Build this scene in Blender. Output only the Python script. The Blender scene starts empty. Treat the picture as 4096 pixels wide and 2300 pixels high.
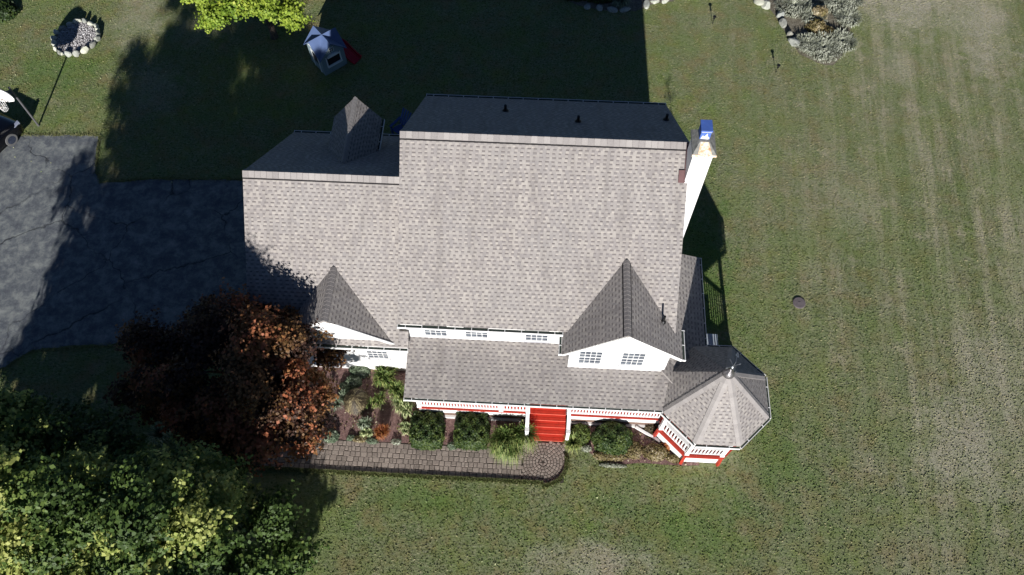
import bpy, math, random
import numpy as np
from mathutils import Vector, Matrix

# ------------------------------------------------------------------ camera, sky, sun, exposure
SC = bpy.context.scene
COL = SC.collection
rng = np.random.default_rng(7)
random.seed(7)
F_PX, TILT, ROLL, CAMZ, YAW = 3105.846, 0.479, -0.012, 28.3, -0.0645
fwd = Vector((0, math.sin(TILT), -math.cos(TILT)))
up0 = Vector((0, math.cos(TILT), math.sin(TILT)))
rt0 = Vector((1, 0, 0))
cr, sr = math.cos(ROLL), math.sin(ROLL)
RT = cr*rt0 + sr*up0
UP = -sr*rt0 + cr*up0
cam_d = bpy.data.cameras.new('camera')
cam_d.sensor_width = 36; cam_d.lens = F_PX/4096*36; cam_d.clip_end = 600; cam_d.clip_start = 0.5
cam = bpy.data.objects.new('camera', cam_d); COL.objects.link(cam)
M3 = Matrix((RT, UP, -fwd)).transposed()
cam.matrix_world = Matrix.Translation((0, 0, CAMZ)) @ M3.to_4x4()
SC.camera = cam

SUN_AZ, SUN_EL = math.radians(182.3), math.radians(19.5)      # the sun stands south, shadows run north
SUN_DIR = Vector((math.sin(SUN_AZ)*math.cos(SUN_EL), math.cos(SUN_AZ)*math.cos(SUN_EL), math.sin(SUN_EL)))
world = bpy.data.worlds.new('World'); SC.world = world; world.use_nodes = True
wn = world.node_tree; bg = wn.nodes['Background']
sky = wn.nodes.new('ShaderNodeTexSky'); sky.sky_type = 'NISHITA'; sky.sun_disc = False
sky.sun_elevation = SUN_EL; sky.sun_rotation = SUN_AZ
sky.air_density = 0.45; sky.dust_density = 0.0; sky.ozone_density = 3.0
wn.links.new(sky.outputs[0], bg.inputs[0]); bg.inputs[1].default_value = 0.05
sun_d = bpy.data.lights.new('sun', 'SUN'); sun_d.energy = 5.0; sun_d.angle = math.radians(0.5)
sun_d.color = (1.0, 0.965, 0.93)
sun = bpy.data.objects.new('sun', sun_d); COL.objects.link(sun)
sun.rotation_euler = SUN_DIR.to_track_quat('Z', 'Y').to_euler()
sun.location = (0, -30, 40)
SC.view_settings.view_transform = 'Standard'; SC.view_settings.look = 'None'
SC.view_settings.exposure = 0.6; SC.view_settings.gamma = 1.0

# ------------------------------------------------------------------ helpers
cy_, sy_ = math.cos(YAW), math.sin(YAW)
def ray(u, v):
    return fwd + RT*((u-2048)/F_PX) - UP*((v-1150)/F_PX)
def U(u, v, z=0.0):                       # photo pixel at height z -> world point
    d = ray(u, v); t = (z-CAMZ)/d.z
    return Vector((d.x*t, d.y*t, z))
def toH(p):                               # world -> house frame
    return Vector((cy_*p[0]+sy_*p[1], -sy_*p[0]+cy_*p[1], p[2]))
def toW(p):
    return Vector((cy_*p[0]-sy_*p[1], sy_*p[0]+cy_*p[1], p[2]))
def UH(u, v, z=0.0): return toH(U(u, v, z))
def onY(u, v, y):                         # pixel on the vertical plane y of the house frame
    o = toH(Vector((0, 0, CAMZ))); d = toH(ray(u, v)); t = (y-o.y)/d.y
    return o+d*t
def lin(c): return c/12.92 if c <= 0.04045 else ((c+0.055)/1.055)**2.4
def RGB(r, g, b, k=1.0): return (lin(r/255)*k, lin(g/255)*k, lin(b/255)*k, 1)

class MB:
    def __init__(s): s.v = []; s.f = []; s.uv = []; s.t = []
    def face(s, pts, uv=None, t=0.5):
        i = len(s.v); s.v += [tuple(p) for p in pts]; s.f.append(tuple(range(i, i+len(pts))))
        s.uv.append(uv if uv else [(0, 0)]*len(pts)); s.t.append(t)
    def box(s, c, d, rz=0, t=0.5, M=None):
        hx, hy, hz = d[0]/2, d[1]/2, d[2]/2
        R = M if M is not None else Matrix.Rotation(rz, 3, 'Z')
        P = [Vector(c)+R @ Vector((x*hx, y*hy, z*hz)) for x in (-1, 1) for y in (-1, 1) for z in (-1, 1)]
        for q in ((0,1,3,2),(4,6,7,5),(0,4,5,1),(2,3,7,6),(0,2,6,4),(1,5,7,3)): s.face([P[k] for k in q], t=t)
    def b2(s, x0, x1, y0, y1, z0, z1, t=0.5): s.box(((x0+x1)/2, (y0+y1)/2, (z0+z1)/2), (abs(x1-x0), abs(y1-y0), abs(z1-z0)), t=t)
    def bar(s, a, b, w, h=None, t=0.5):
        a = Vector(a); b = Vector(b); d = b-a; L = d.length
        R = d.to_track_quat('X', 'Z').to_matrix()
        s.box((a+b)/2, (L, w, h or w), t=t, M=R)
    def tube(s, pts, rad, n=8, t=0.5, cap=True):
        pts = [Vector(p) for p in pts]; rings = []
        for i, p in enumerate(pts):
            d = (pts[min(i+1, len(pts)-1)]-pts[max(i-1, 0)]).normalized()
            q = d.to_track_quat('Z', 'Y').to_matrix(); r = rad[i] if hasattr(rad, '__len__') else rad
            rings.append([p+q @ Vector((math.cos(2*math.pi*k/n)*r, math.sin(2*math.pi*k/n)*r, 0)) for k in range(n)])
        for i in range(len(rings)-1):
            for k in range(n):
                s.face([rings[i][k], rings[i][(k+1) % n], rings[i+1][(k+1) % n], rings[i+1][k]], t=t)
        if cap: s.face(rings[0][::-1], t=t); s.face(rings[-1], t=t)
    def lathe(s, prof, c=(0, 0, 0), n=24, t=0.5, M=None):
        c = Vector(c); M = M or Matrix.Identity(3); R = []
        for r, z in prof: R.append([c+M @ Vector((r*math.cos(2*math.pi*k/n), r*math.sin(2*math.pi*k/n), z)) for k in range(n)])
        for i in range(len(R)-1):
            for k in range(n): s.face([R[i][k], R[i][(k+1) % n], R[i+1][(k+1) % n], R[i+1][k]], t=t)
        if prof[0][0] > 1e-6: s.face(R[0][::-1], t=t)
        if prof[-1][0] > 1e-6: s.face(R[-1], t=t)
    def prism(s, poly, axis, a, b, t=0.5):
        # poly: 2D points; axis 'x': (y,z) extruded along x ; 'y': (x,z) ; 'z': (x,y)
        def P(q, w): return {'x': (w, q[0], q[1]), 'y': (q[0], w, q[1]), 'z': (q[0], q[1], w)}[axis]
        A = [P(q, a) for q in poly]; B = [P(q, b) for q in poly]
        s.face(A[::-1], t=t); s.face(B, t=t); n = len(poly)
        for i in range(n): s.face([A[i], A[(i+1) % n], B[(i+1) % n], B[i]], t=t)
    def slope(s, pts, edir, th=0.05, off=0.0):
        # a roof plane: top face gets metric UVs (u along the eave, v up the slope) plus a thin slab below
        pts = [Vector(p) for p in pts]
        n = Vector((0, 0, 0))
        for i in range(len(pts)):
            a, b = pts[i], pts[(i+1) % len(pts)]; n += a.cross(b)
        n.normalize()
        if n.z < 0: n = -n; pts = pts[::-1]
        e = Vector(edir).normalized(); w = n.cross(e); w.normalize()
        if w.z < 0: w = -w
        top = [p+n*off for p in pts]; bot = [p+n*(off-th) for p in pts]
        s.face(top, [(p.dot(e), p.dot(w)) for p in pts])
        s.face(bot[::-1], [(p.dot(e), p.dot(w)) for p in pts[::-1]])
        for i in range(len(pts)):
            j = (i+1) % len(pts); s.face([top[i], bot[i], bot[j], top[j]], [(0.1, 0.02)]*4)
    def build(s, name, mat, parent=None, bevel=0, smooth=False, merge=False):
        me = bpy.data.meshes.new(name); me.from_pydata(s.v, [], s.f)
        uvl = me.uv_layers.new(name='UVMap'); k = [c for u in s.uv for q in u for c in q]; uvl.data.foreach_set('uv', k)
        at = me.attributes.new('tint', 'FLOAT', 'FACE'); at.data.foreach_set('value', s.t)
        if smooth: me.polygons.foreach_set('use_smooth', [True]*len(me.polygons))
        me.materials.append(mat)
        o = bpy.data.objects.new(name, me); COL.objects.link(o)
        if merge or bevel or smooth:
            import bmesh
            bm = bmesh.new(); bm.from_mesh(me); bmesh.ops.remove_doubles(bm, verts=bm.verts, dist=1e-4)
            if bevel: bmesh.ops.bevel(bm, geom=bm.edges[:], offset=bevel, segments=1, affect='EDGES', clamp_overlap=True)
            bmesh.ops.recalc_face_normals(bm, faces=bm.faces); bm.to_mesh(me); bm.free()
        if parent is not None: o.parent = parent
        return o

def empty(name, loc=(0, 0, 0), rz=0.0):
    o = bpy.data.objects.new(name, None); COL.objects.link(o); o.location = loc; o.rotation_euler = (0, 0, rz)
    o.empty_display_size = 0.3; return o
def tag(o, label=None, cat=None, group=None, kind=None):
    if label: o['label'] = label
    if cat: o['category'] = cat
    if group: o['group'] = group
    if kind: o['kind'] = kind
    return o

def quads(name, V, tint, mat, parent=None):
    """V: (n,4,3) array of quads in local coordinates"""
    n = len(V); me = bpy.data.meshes.new(name)
    me.vertices.add(n*4); me.vertices.foreach_set('co', V.reshape(-1).astype(np.float32))
    me.loops.add(n*4); me.loops.foreach_set('vertex_index', np.arange(n*4, dtype=np.int32))
    me.polygons.add(n); me.polygons.foreach_set('loop_start', np.arange(0, n*4, 4, dtype=np.int32))
    me.update(calc_edges=True)
    at = me.attributes.new('tint', 'FLOAT', 'FACE'); at.data.foreach_set('value', tint.astype(np.float32))
    me.materials.append(mat); o = bpy.data.objects.new(name, me); COL.objects.link(o)
    if parent is not None: o.parent = parent
    return o
def unit(a): return a/np.maximum(np.linalg.norm(a, axis=-1, keepdims=True), 1e-9)
def leaf_quads(P, Nrm, size, aspect=1.0, fold=0.0):
    """diamond leaves at P facing Nrm"""
    n = len(P); r = unit(rng.normal(size=(n, 3))); T = unit(np.cross(Nrm, r)); B = np.cross(Nrm, T)
    s = (size*(0.65+0.7*rng.random(n)))[:, None] if np.isscalar(size) else size[:, None]
    a = T*s*0.5; b = B*s*0.5*aspect
    V = np.stack([P-a, P-b*0.8+Nrm*s*fold, P+a, P+b*0.8+Nrm*s*fold], 1)
    return V

# ------------------------------------------------------------------ materials
def newmat(name):
    m = bpy.data.materials.new(name); m.use_nodes = True; nt = m.node_tree
    return m, nt, nt.nodes['Principled BSDF']
def nd(nt, typ, ins=None, **props):
    n = nt.nodes.new(typ)
    for k, v in props.items(): setattr(n, k, v)
    if ins:
        for k, v in ins.items():
            if hasattr(v, 'is_linked') or isinstance(v, bpy.types.NodeSocket): nt.links.new(v, n.inputs[k])
            else: n.inputs[k].default_value = v
    return n
def mth(nt, op, a, b=None, c=None):
    d = {0: a}
    if b is not None: d[1] = b
    if c is not None: d[2] = c
    return nd(nt, 'ShaderNodeMath', d, operation=op).outputs[0]
def mixc(nt, f, a, b, mode='MIX'):
    n = nt.nodes.new('ShaderNodeMix'); n.data_type = 'RGBA'; n.blend_type = mode; n.clamp_factor = True
    for i, v in ((0, f), (6, a), (7, b)):
        if isinstance(v, bpy.types.NodeSocket): nt.links.new(v, n.inputs[i])
        else: n.inputs[i].default_value = v
    return n.outputs[2]
def noise(nt, vec, scale, detail=4, rough=0.55, dist=0.0):
    d = {'Scale': scale, 'Detail': detail, 'Roughness': rough, 'Distortion': dist}
    if vec is not None: d['Vector'] = vec
    return nd(nt, 'ShaderNodeTexNoise', d).outputs['Fac']
def ramp(nt, f, stops, interp='LINEAR'):
    n = nt.nodes.new('ShaderNodeValToRGB'); n.color_ramp.interpolation = interp
    e = n.color_ramp.elements
    while len(e) < len(stops): e.new(0.5)
    for i, (p, c) in enumerate(stops):
        e[i].position = p; e[i].color = c if hasattr(c, '__len__') else (c, c, c, 1)
    nt.links.new(f, n.inputs[0]); return n.outputs[0]
def bump(nt, b, h, strength, dist=0.02, chain=None):
    n = nd(nt, 'ShaderNodeBump', {'Height': h, 'Strength': strength, 'Distance': dist})
    if chain is not None: nt.links.new(chain, n.inputs['Normal'])
    nt.links.new(n.outputs[0], b.inputs['Normal']); return n.outputs[0]
def gpos(nt): return nd(nt, 'ShaderNodeNewGeometry').outputs['Position']
def opos(nt): return nd(nt, 'ShaderNodeTexCoord').outputs['Object']
def scalev(nt, v, s): return nd(nt, 'ShaderNodeVectorMath', {0: v, 1: s}, operation='MULTIPLY').outputs[0]

def simple(name, col, rough=0.7, metal=0.0, var=0.12, nscale=3.0, bmp=0.0, bscale=40, spec=0.4):
    m, nt, b = newmat(name); p = opos(nt)
    n = noise(nt, p, nscale, 5); dk = tuple(c*(1-var) for c in col[:3])+(1,); lt = tuple(min(1, c*(1+var)) for c in col[:3])+(1,)
    nt.links.new(ramp(nt, n, [(0.3, dk), (0.7, lt)]), b.inputs['Base Color'])
    b.inputs['Roughness'].default_value = rough; b.inputs['Metallic'].default_value = metal; b.inputs['Specular IOR Level'].default_value = spec
    if bmp: bump(nt, b, noise(nt, p, bscale, 4), bmp, 0.01)
    return m

def mat_shingle():
    m, nt, b = newmat('asphalt_shingle'); uv = nd(nt, 'ShaderNodeUVMap').outputs[0]
    s = nd(nt, 'ShaderNodeSeparateXYZ', {0: uv}); u, v = s.outputs[0], s.outputs[1]
    E_ = 0.131
    wob = mth(nt, 'MULTIPLY', mth(nt, 'SUBTRACT', noise(nt, uv, 0.8, 2), 0.5), 0.02)
    vr = mth(nt, 'DIVIDE', mth(nt, 'ADD', v, wob), E_); row = mth(nt, 'FLOOR', vr); fv = mth(nt, 'FRACT', vr)
    h1 = nd(nt, 'ShaderNodeTexWhiteNoise', {'W': row}, noise_dimensions='1D').outputs['Value']
    uu = mth(nt, 'ADD', mth(nt, 'DIVIDE', u, 0.205), mth(nt, 'MULTIPLY', h1, 9.0))
    cell = mth(nt, 'FLOOR', uu); fu = mth(nt, 'FRACT', uu)
    cv = nd(nt, 'ShaderNodeCombineXYZ', {0: cell, 1: row}).outputs[0]
    wnz = nd(nt, 'ShaderNodeTexWhiteNoise', {'Vector': cv}, noise_dimensions='2D')
    hc = wnz.outputs['Value']
    sc = nd(nt, 'ShaderNodeSeparateColor', {0: wnz.outputs['Color']})
    rec = mth(nt, 'LESS_THAN', fu, mth(nt, 'MULTIPLY_ADD', hc, 0.26, 0.36))
    cv2 = nd(nt, 'ShaderNodeCombineXYZ', {0: cell, 1: row, 2: rec}).outputs[0]
    h2 = nd(nt, 'ShaderNodeTexWhiteNoise', {'Vector': cv2}, noise_dimensions='3D').outputs['Value']
    base = ramp(nt, h2, [(0.0, RGB(134, 129, 128)), (0.4, RGB(147, 141, 138)), (0.7, RGB(155, 149, 144)), (1.0, RGB(170, 164, 157))])
    big = noise(nt, uv, 0.55, 4)
    base = mixc(nt, ramp(nt, big, [(0.35, 0.0), (0.65, 0.45)]), base, RGB(146, 143, 141))
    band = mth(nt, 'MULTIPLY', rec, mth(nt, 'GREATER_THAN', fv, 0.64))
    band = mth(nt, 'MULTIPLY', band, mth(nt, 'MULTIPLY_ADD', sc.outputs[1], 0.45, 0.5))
    base = mixc(nt, band, base, RGB(74, 68, 70))                 # slot shadow put into the colour, modelled on the shingle's printed shadow granules
    lite = mth(nt, 'MULTIPLY', rec, mth(nt, 'LESS_THAN', fv, 0.3))
    base = mixc(nt, mth(nt, 'MULTIPLY', lite, mth(nt, 'MULTIPLY', sc.outputs[2], 0.7)), base, RGB(190, 182, 172))
    gr = noise(nt, uv, 120, 2)
    base = mixc(nt, 0.25, base, ramp(nt, gr, [(0.3, RGB(104, 100, 98)), (0.7, RGB(178, 172, 166))]), 'MIX')
    st = noise(nt, scalev(nt, uv, (2.2, 0.35, 1)), 1.2, 4)
    base = mixc(nt, ramp(nt, st, [(0.48, 0.0), (0.72, 0.32)]), base, RGB(104, 99, 96))
    nt.links.new(base, b.inputs['Base Color']); b.inputs['Roughness'].default_value = 0.95; b.inputs['Specular IOR Level'].default_value = 0.15
    hgt = mth(nt, 'ADD', mth(nt, 'MULTIPLY', mth(nt, 'SUBTRACT', 1.0, rec), 0.6), mth(nt, 'MULTIPLY', mth(nt, 'SUBTRACT', 1.0, fv), 0.8))
    hgt = mth(nt, 'ADD', hgt, mth(nt, 'MULTIPLY', gr, 0.25))
    bump(nt, b, hgt, 0.9, 0.012)
    return m

def mat_cap():
    m, nt, b = newmat('cap_shingle'); a = nd(nt, 'ShaderNodeAttribute', attribute_name='tint').outputs['Fac']; p = opos(nt)
    c = ramp(nt, a, [(0, RGB(132, 127, 125)), (0.5, RGB(148, 143, 140)), (1, RGB(162, 157, 153))])
    c = mixc(nt, 0.3, c, ramp(nt, noise(nt, p, 60, 3), [(0.3, RGB(95, 92, 92)), (0.7, RGB(185, 180, 176))]))
    nt.links.new(c, b.inputs['Base Color']); b.inputs['Roughness'].default_value = 0.95; b.inputs['Specular IOR Level'].default_value = 0.15
    bump(nt, b, noise(nt, p, 90, 2), 0.4, 0.01); return m

def mat_siding():
    m, nt, b = newmat('white_siding'); p = opos(nt); s = nd(nt, 'ShaderNodeSeparateXYZ', {0: p})
    f = mth(nt, 'FRACT', mth(nt, 'DIVIDE', s.outputs[2], 0.115))
    c = ramp(nt, noise(nt, p, 1.5, 5), [(0.3, RGB(214, 214, 214)), (0.7, RGB(232, 231, 228))])
    nt.links.new(c, b.inputs['Base Color']); b.inputs['Roughness'].default_value = 0.6
    bump(nt, b, f, 0.6, 0.015); return m

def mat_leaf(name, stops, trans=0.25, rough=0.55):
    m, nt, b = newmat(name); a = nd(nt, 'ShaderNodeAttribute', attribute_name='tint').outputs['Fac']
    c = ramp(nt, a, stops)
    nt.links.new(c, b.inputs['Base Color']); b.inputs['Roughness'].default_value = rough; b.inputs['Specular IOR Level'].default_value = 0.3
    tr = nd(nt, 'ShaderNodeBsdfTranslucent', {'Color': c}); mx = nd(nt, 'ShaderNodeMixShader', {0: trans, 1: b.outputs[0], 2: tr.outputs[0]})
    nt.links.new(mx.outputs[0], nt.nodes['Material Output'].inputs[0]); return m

def lawn_colour(nt):
    p = gpos(nt); s = nd(nt, 'ShaderNodeSeparateXYZ', {0: p})
    pe = scalev(nt, p, (1.0, 1.7, 1.0))
    fine = noise(nt, pe, 7.5, 6, 0.78); mid = noise(nt, p, 2.2, 5, 0.7); big = noise(nt, p, 0.33, 5, 0.62); blot = noise(nt, p, 0.9, 7, 0.72)
    g = ramp(nt, fine, [(0.30, RGB(66, 78, 52)), (0.43, RGB(112, 119, 84)), (0.55, RGB(138, 142, 108)), (0.70, RGB(182, 178, 150))])
    g = mixc(nt, ramp(nt, mid, [(0.42, 0.0), (0.62, 0.5)]), g, RGB(104, 134, 76))
    g = mixc(nt, ramp(nt, noise(nt, p, 1.1, 6, 0.7), [(0.47, 0.0), (0.62, 0.62)]), g, RGB(146, 126, 94))
    g = mixc(nt, ramp(nt, noise(nt, p, 0.6, 6, 0.7), [(0.5, 0.0), (0.66, 0.5)]), g, RGB(126, 142, 68))
    ex = ramp(nt, mth(nt, 'MULTIPLY_ADD', s.outputs[0], 0.06, -0.25), [(0.2, 0.0), (0.85, 1.0)])
    stripe = noise(nt, scalev(nt, nd(nt, 'ShaderNodeVectorRotate', {'Vector': p, 'Angle': 0.15}, rotation_type='Z_AXIS').outputs[0], (1.0, 0.06, 1)), 1.3, 5, 0.7)
    dry = ramp(nt, stripe, [(0.38, RGB(122, 130, 96)), (0.62, RGB(180, 172, 150))])
    g = mixc(nt, mth(nt, 'MULTIPLY', ex, ramp(nt, mth(nt, 'ADD', mth(nt, 'MULTIPLY', stripe, 0.7), mth(nt, 'MULTIPLY', blot, 0.5)), [(0.46, 0.15), (0.68, 0.75)])), g, dry)
    g = mixc(nt, mth(nt, 'MULTIPLY', ramp(nt, blot, [(0.56, 0.0), (0.70, 0.8)]), mth(nt, 'MULTIPLY_ADD', ex, 0.7, 0.3)), g, RGB(184, 174, 152))
    g = mixc(nt, ramp(nt, big, [(0.44, 0.0), (0.62, 0.4)]), g, RGB(116, 136, 76))
    def patch(g, L, col, soft):
        f = None
        for (px, py, rx, ry, k) in L:
            q = nd(nt, 'ShaderNodeVectorMath', {0: nd(nt, 'ShaderNodeVectorMath', {0: p, 1: (px, py, 0)}, operation='SUBTRACT').outputs[0], 1: (1/rx, 1/ry, 0)}, operation='MULTIPLY').outputs[0]
            d = nd(nt, 'ShaderNodeVectorMath', {0: q}, operation='LENGTH').outputs['Value']
            w = mth(nt, 'MULTIPLY', ramp(nt, mth(nt, 'ADD', d, mth(nt, 'MULTIPLY', mth(nt, 'SUBTRACT', blot, 0.5), 3.4)), [(0.25, 1.0), (1.3, 0.0)]), k)
            f = w if f is None else mth(nt, 'MAXIMUM', f, w)
        f = mth(nt, 'MULTIPLY', f, ramp(nt, fine, [(0.33, 1-soft), (0.55, 1.0)]))
        return mixc(nt, f, g, col)
    g = patch(g, [(8.0, 15.5, 1.6, 5.5, 0.6), (7.6, 22.0, 1.0, 1.6, 0.5), (-22.0, 26.5, 3.0, 3.0, 0.45), (10.0, 8.0, 1.5, 3.0, 0.35), (-3.0, 6.0, 4.0, 0.8, 0.45), (5.0, 5.2, 5.0, 1.4, 0.35)], RGB(84, 122, 54), 0.3)
    g = patch(g, [(20.0, 31.0, 2.6, 3.4, 0.85), (23.2, 29.5, 2.2, 4.5, 0.75), (18.6, 26.3, 1.2, 1.5, 0.4), (16.6, 7.8, 2.4, 2.6, 0.6), (18.6, 10.5, 1.6, 3.0, 0.45), (14.8, 18.5, 0.9, 2.4, 0.35), (-18.6, 30.0, 1.6, 2.6, 0.45), (-17.0, 25.6, 1.6, 2.0, 0.35), (2.6, 3.9, 3.0, 1.0, 0.55), (-15.4, 29.5, 2.0, 1.5, 0.3)], RGB(190, 182, 166), 0.7)
    return g, fine, pe

def mat_lawn():
    m, nt, b = newmat('lawn'); g, fine, pe = lawn_colour(nt)
    nt.links.new(g, b.inputs['Base Color']); b.inputs['Roughness'].default_value = 1.0; b.inputs['Specular IOR Level'].default_value = 0.04
    n1 = bump(nt, b, fine, 0.7, 0.09)
    bump(nt, b, noise(nt, pe, 30, 3, 0.7), 0.4, 0.02, n1); return m
def mat_tuft():
    m, nt, b = newmat('grass_tuft'); g, fine, pe = lawn_colour(nt)
    a = nd(nt, 'ShaderNodeAttribute', attribute_name='tint').outputs['Fac']
    g = mixc(nt, 1.0, g, ramp(nt, a, [(0.0, RGB(185, 192, 175)), (0.7, RGB(235, 240, 220)), (1.0, RGB(250, 250, 240))]), 'MULTIPLY')
    g = mixc(nt, ramp(nt, a, [(0.86, 0.0), (0.95, 0.5)]), g, RGB(190, 178, 140))
    nt.links.new(g, b.inputs['Base Color']); b.inputs['Roughness'].default_value = 0.9; b.inputs['Specular IOR Level'].default_value = 0.1
    tr = nd(nt, 'ShaderNodeBsdfTranslucent', {'Color': g}); mx = nd(nt, 'ShaderNodeMixShader', {0: 0.3, 1: b.outputs[0], 2: tr.outputs[0]})
    nt.links.new(mx.outputs[0], nt.nodes['Material Output'].inputs[0]); return m

def mat_asphalt():
    m, nt, b = newmat('asphalt'); p = gpos(nt)
    n1 = noise(nt, p, 1.7, 9, 0.76, 0.2); n2 = noise(nt, p, 3.6, 6, 0.75, 0.2)
    c = ramp(nt, n1, [(0.34, RGB(74, 79, 88)), (0.46, RGB(96, 101, 106)), (0.56, RGB(126, 131, 130)), (0.70, RGB(152, 155, 150))])
    c = mixc(nt, ramp(nt, n2, [(0.45, 0.0), (0.62, 0.3)]), c, RGB(72, 76, 86))
    c = mixc(nt, ramp(nt, noise(nt, p, 60, 2), [(0.5, 0.0), (0.75, 0.45)]), c, RGB(140, 140, 136))
    # branching cracks
    wp = nd(nt, 'ShaderNodeVectorMath', {0: p, 1: nd(nt, 'ShaderNodeVectorMath', {0: nd(nt, 'ShaderNodeTexNoise', {'Vector': p, 'Scale': 1.3, 'Detail': 4.0}).outputs['Color'], 1: (0.9, 0.9, 0)}, operation='MULTIPLY').outputs[0]}, operation='ADD').outputs[0]
    vo = nd(nt, 'ShaderNodeTexVoronoi', {'Vector': wp, 'Scale': 0.26}, feature='DISTANCE_TO_EDGE').outputs['Distance']
    ck = mth(nt, 'MULTIPLY', ramp(nt, vo, [(0.0, 0.85), (0.009, 0.0)]), ramp(nt, noise(nt, p, 0.5, 2), [(0.4, 0.2), (0.55, 1.0)]))
    c = mixc(nt, ck, c, RGB(22, 24, 28))
    nt.links.new(c, b.inputs['Base Color']); b.inputs['Roughness'].default_value = 0.9; b.inputs['Specular IOR Level'].default_value = 0.25
    bump(nt, b, mth(nt, 'SUBTRACT', noise(nt, p, 70, 3), mth(nt, 'MULTIPLY', ck, 1.5)), 0.5, 0.02); return m

def mat_ground(name, stops, sc=6, bs=0.8, bd=0.06, rough=1.0):
    m, nt, b = newmat(name); p = gpos(nt)
    n = noise(nt, p, sc, 6, 0.7); n2 = noise(nt, p, sc*5, 4, 0.7)
    c = mixc(nt, 0.5, ramp(nt, n, stops), ramp(nt, n2, stops))
    nt.links.new(c, b.inputs['Base Color']); b.inputs['Roughness'].default_value = rough; b.inputs['Specular IOR Level'].default_value = 0.1
    bump(nt, b, n2, bs, bd); return m

def mat_tint(name, stops, nscale=20, amt=0.3, rough=0.85, bmp=0.4, spec=0.25, cdark=(60, 56, 52), clight=(150, 140, 130)):
    m, nt, b = newmat(name); a = nd(nt, 'ShaderNodeAttribute', attribute_name='tint').outputs['Fac']; p = gpos(nt)
    c = ramp(nt, a, stops); n = noise(nt, p, nscale, 5, 0.65)
    c = mixc(nt, amt, c, ramp(nt, n, [(0.3, RGB(*cdark)), (0.7, RGB(*clight))]))
    nt.links.new(c, b.inputs['Base Color']); b.inputs['Roughness'].default_value = rough; b.inputs['Specular IOR Level'].default_value = spec
    if bmp: bump(nt, b, n, bmp, 0.03)
    return m

def mat_glass(name, tint=(44, 52, 66)):
    m, nt, b = newmat(name); p = opos(nt)
    c = ramp(nt, noise(nt, scalev(nt, p, (1, 1, 3)), 2.6, 2), [(0.4, RGB(*tint)), (0.66, RGB(100, 108, 116))])
    nt.links.new(c, b.inputs['Base Color']); b.inputs['Roughness'].default_value = 0.1; b.inputs['Specular IOR Level'].default_value = 0.4
    return m

def mat_bark():
    m, nt, b = newmat('bark'); p = opos(nt); n = noise(nt, scalev(nt, p, (1, 1, 0.25)), 14, 5, 0.7)
    nt.links.new(ramp(nt, n, [(0.3, RGB(52, 44, 38)), (0.7, RGB(110, 98, 86))]), b.inputs['Base Color']); b.inputs['Roughness'].default_value = 0.95
    bump(nt, b, n, 0.8, 0.03); return m

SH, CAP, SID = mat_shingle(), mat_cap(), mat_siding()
WHITE = simple('white_paint', RGB(232, 232, 230), 0.5, var=0.05)
RED = simple('red_porch_paint', RGB(184, 58, 42), 0.45, var=0.12, nscale=6, bmp=0.1)
REDTRIM = simple('brick_red_trim', RGB(170, 52, 38), 0.55, var=0.15, nscale=5)
LATT = simple('skirt_lattice', RGB(112, 92, 82), 0.8, var=0.3, nscale=18, bmp=0.4)
GUTIN = simple('gutter_debris', RGB(48, 58, 52), 0.9, var=0.4, nscale=9, bmp=0.3)
BLACK = simple('black_vent_pipe', RGB(20, 20, 22), 0.5, var=0.1)
DARK = simple('dark_slot', RGB(24, 22, 24), 0.8)
GLASS = mat_glass('window_glass')
STEEL = simple('galvanised_steel', RGB(150, 155, 160), 0.35, 0.8, var=0.15, nscale=12)
COPPER = simple('bright_copper', RGB(150, 146, 148), 0.35, 0.8, var=0.45, nscale=30, bmp=1.0, bscale=40)
LEAD = simple('lead_flashing', RGB(96, 70, 70), 0.5, 0.3, var=0.2)
BARK = mat_bark()
LAWN, ASPH = mat_lawn(), mat_asphalt()
MULCH = mat_ground('mulch', [(0.3, RGB(76, 58, 54)), (0.5, RGB(132, 104, 100)), (0.7, RGB(182, 152, 144))], 9)
ROCKBED = mat_ground('gravel_bed', [(0.3, RGB(60, 58, 50)), (0.5, RGB(118, 112, 98)), (0.7, RGB(168, 162, 148))], 5)
GRAVEL = mat_tint('gravel', [(0, RGB(140, 136, 138)), (0.5, RGB(185, 182, 184)), (1, RGB(235, 235, 235))], 30, 0.2)
STONE = mat_tint('field_stone', [(0, RGB(118, 116, 104)), (0.5, RGB(162, 168, 162)), (1, RGB(205, 206, 186))], 9, 0.35, clight=(190, 190, 180))
PAVER = mat_tint('concrete_paver', [(0, RGB(136, 125, 116)), (0.5, RGB(158, 145, 135)), (1, RGB(172, 159, 148))], 16, 0.35, clight=(158, 146, 134))
JOINT = simple('paver_joint', RGB(66, 60, 54), 0.95)

# ------------------------------------------------------------------ the ground
def sheet(name, poly, z, mat, label=None, kind='structure', th=None, cat=None):
    mb = MB()
    if th: mb.prism(poly, 'z', z-th, z)
    else: mb.face([(x, y, z) for x, y in poly])
    o = mb.build(name, mat); tag(o, label, cat, kind=kind); return o
def area(poly):
    a = 0
    for i in range(len(poly)): a += poly[i][0]*poly[(i+1) % len(poly)][1]-poly[(i+1) % len(poly)][0]*poly[i][1]
    return a/2
def ccw(poly): return poly if area(poly) > 0 else poly[::-1]
g = 420
sheet('ground', [(-g, -g), (g, -g), (g, g), (-g, g)], 0.0, LAWN)
def wiggly(pts, amp=0.05, step=0.35):
    out = []
    for i in range(len(pts)):
        a = Vector(pts[i]); b = Vector(pts[(i+1) % len(pts)]); n = max(1, int((b-a).length/step))
        for k in range(n):
            q = a.lerp(b, k/n); out.append((q.x+random.uniform(-amp, amp), q.y+random.uniform(-amp, amp)))
    return out
dr = [U(395, 544), U(381, 690), U(402, 733), U(600, 718), U(975, 722)]
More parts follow.
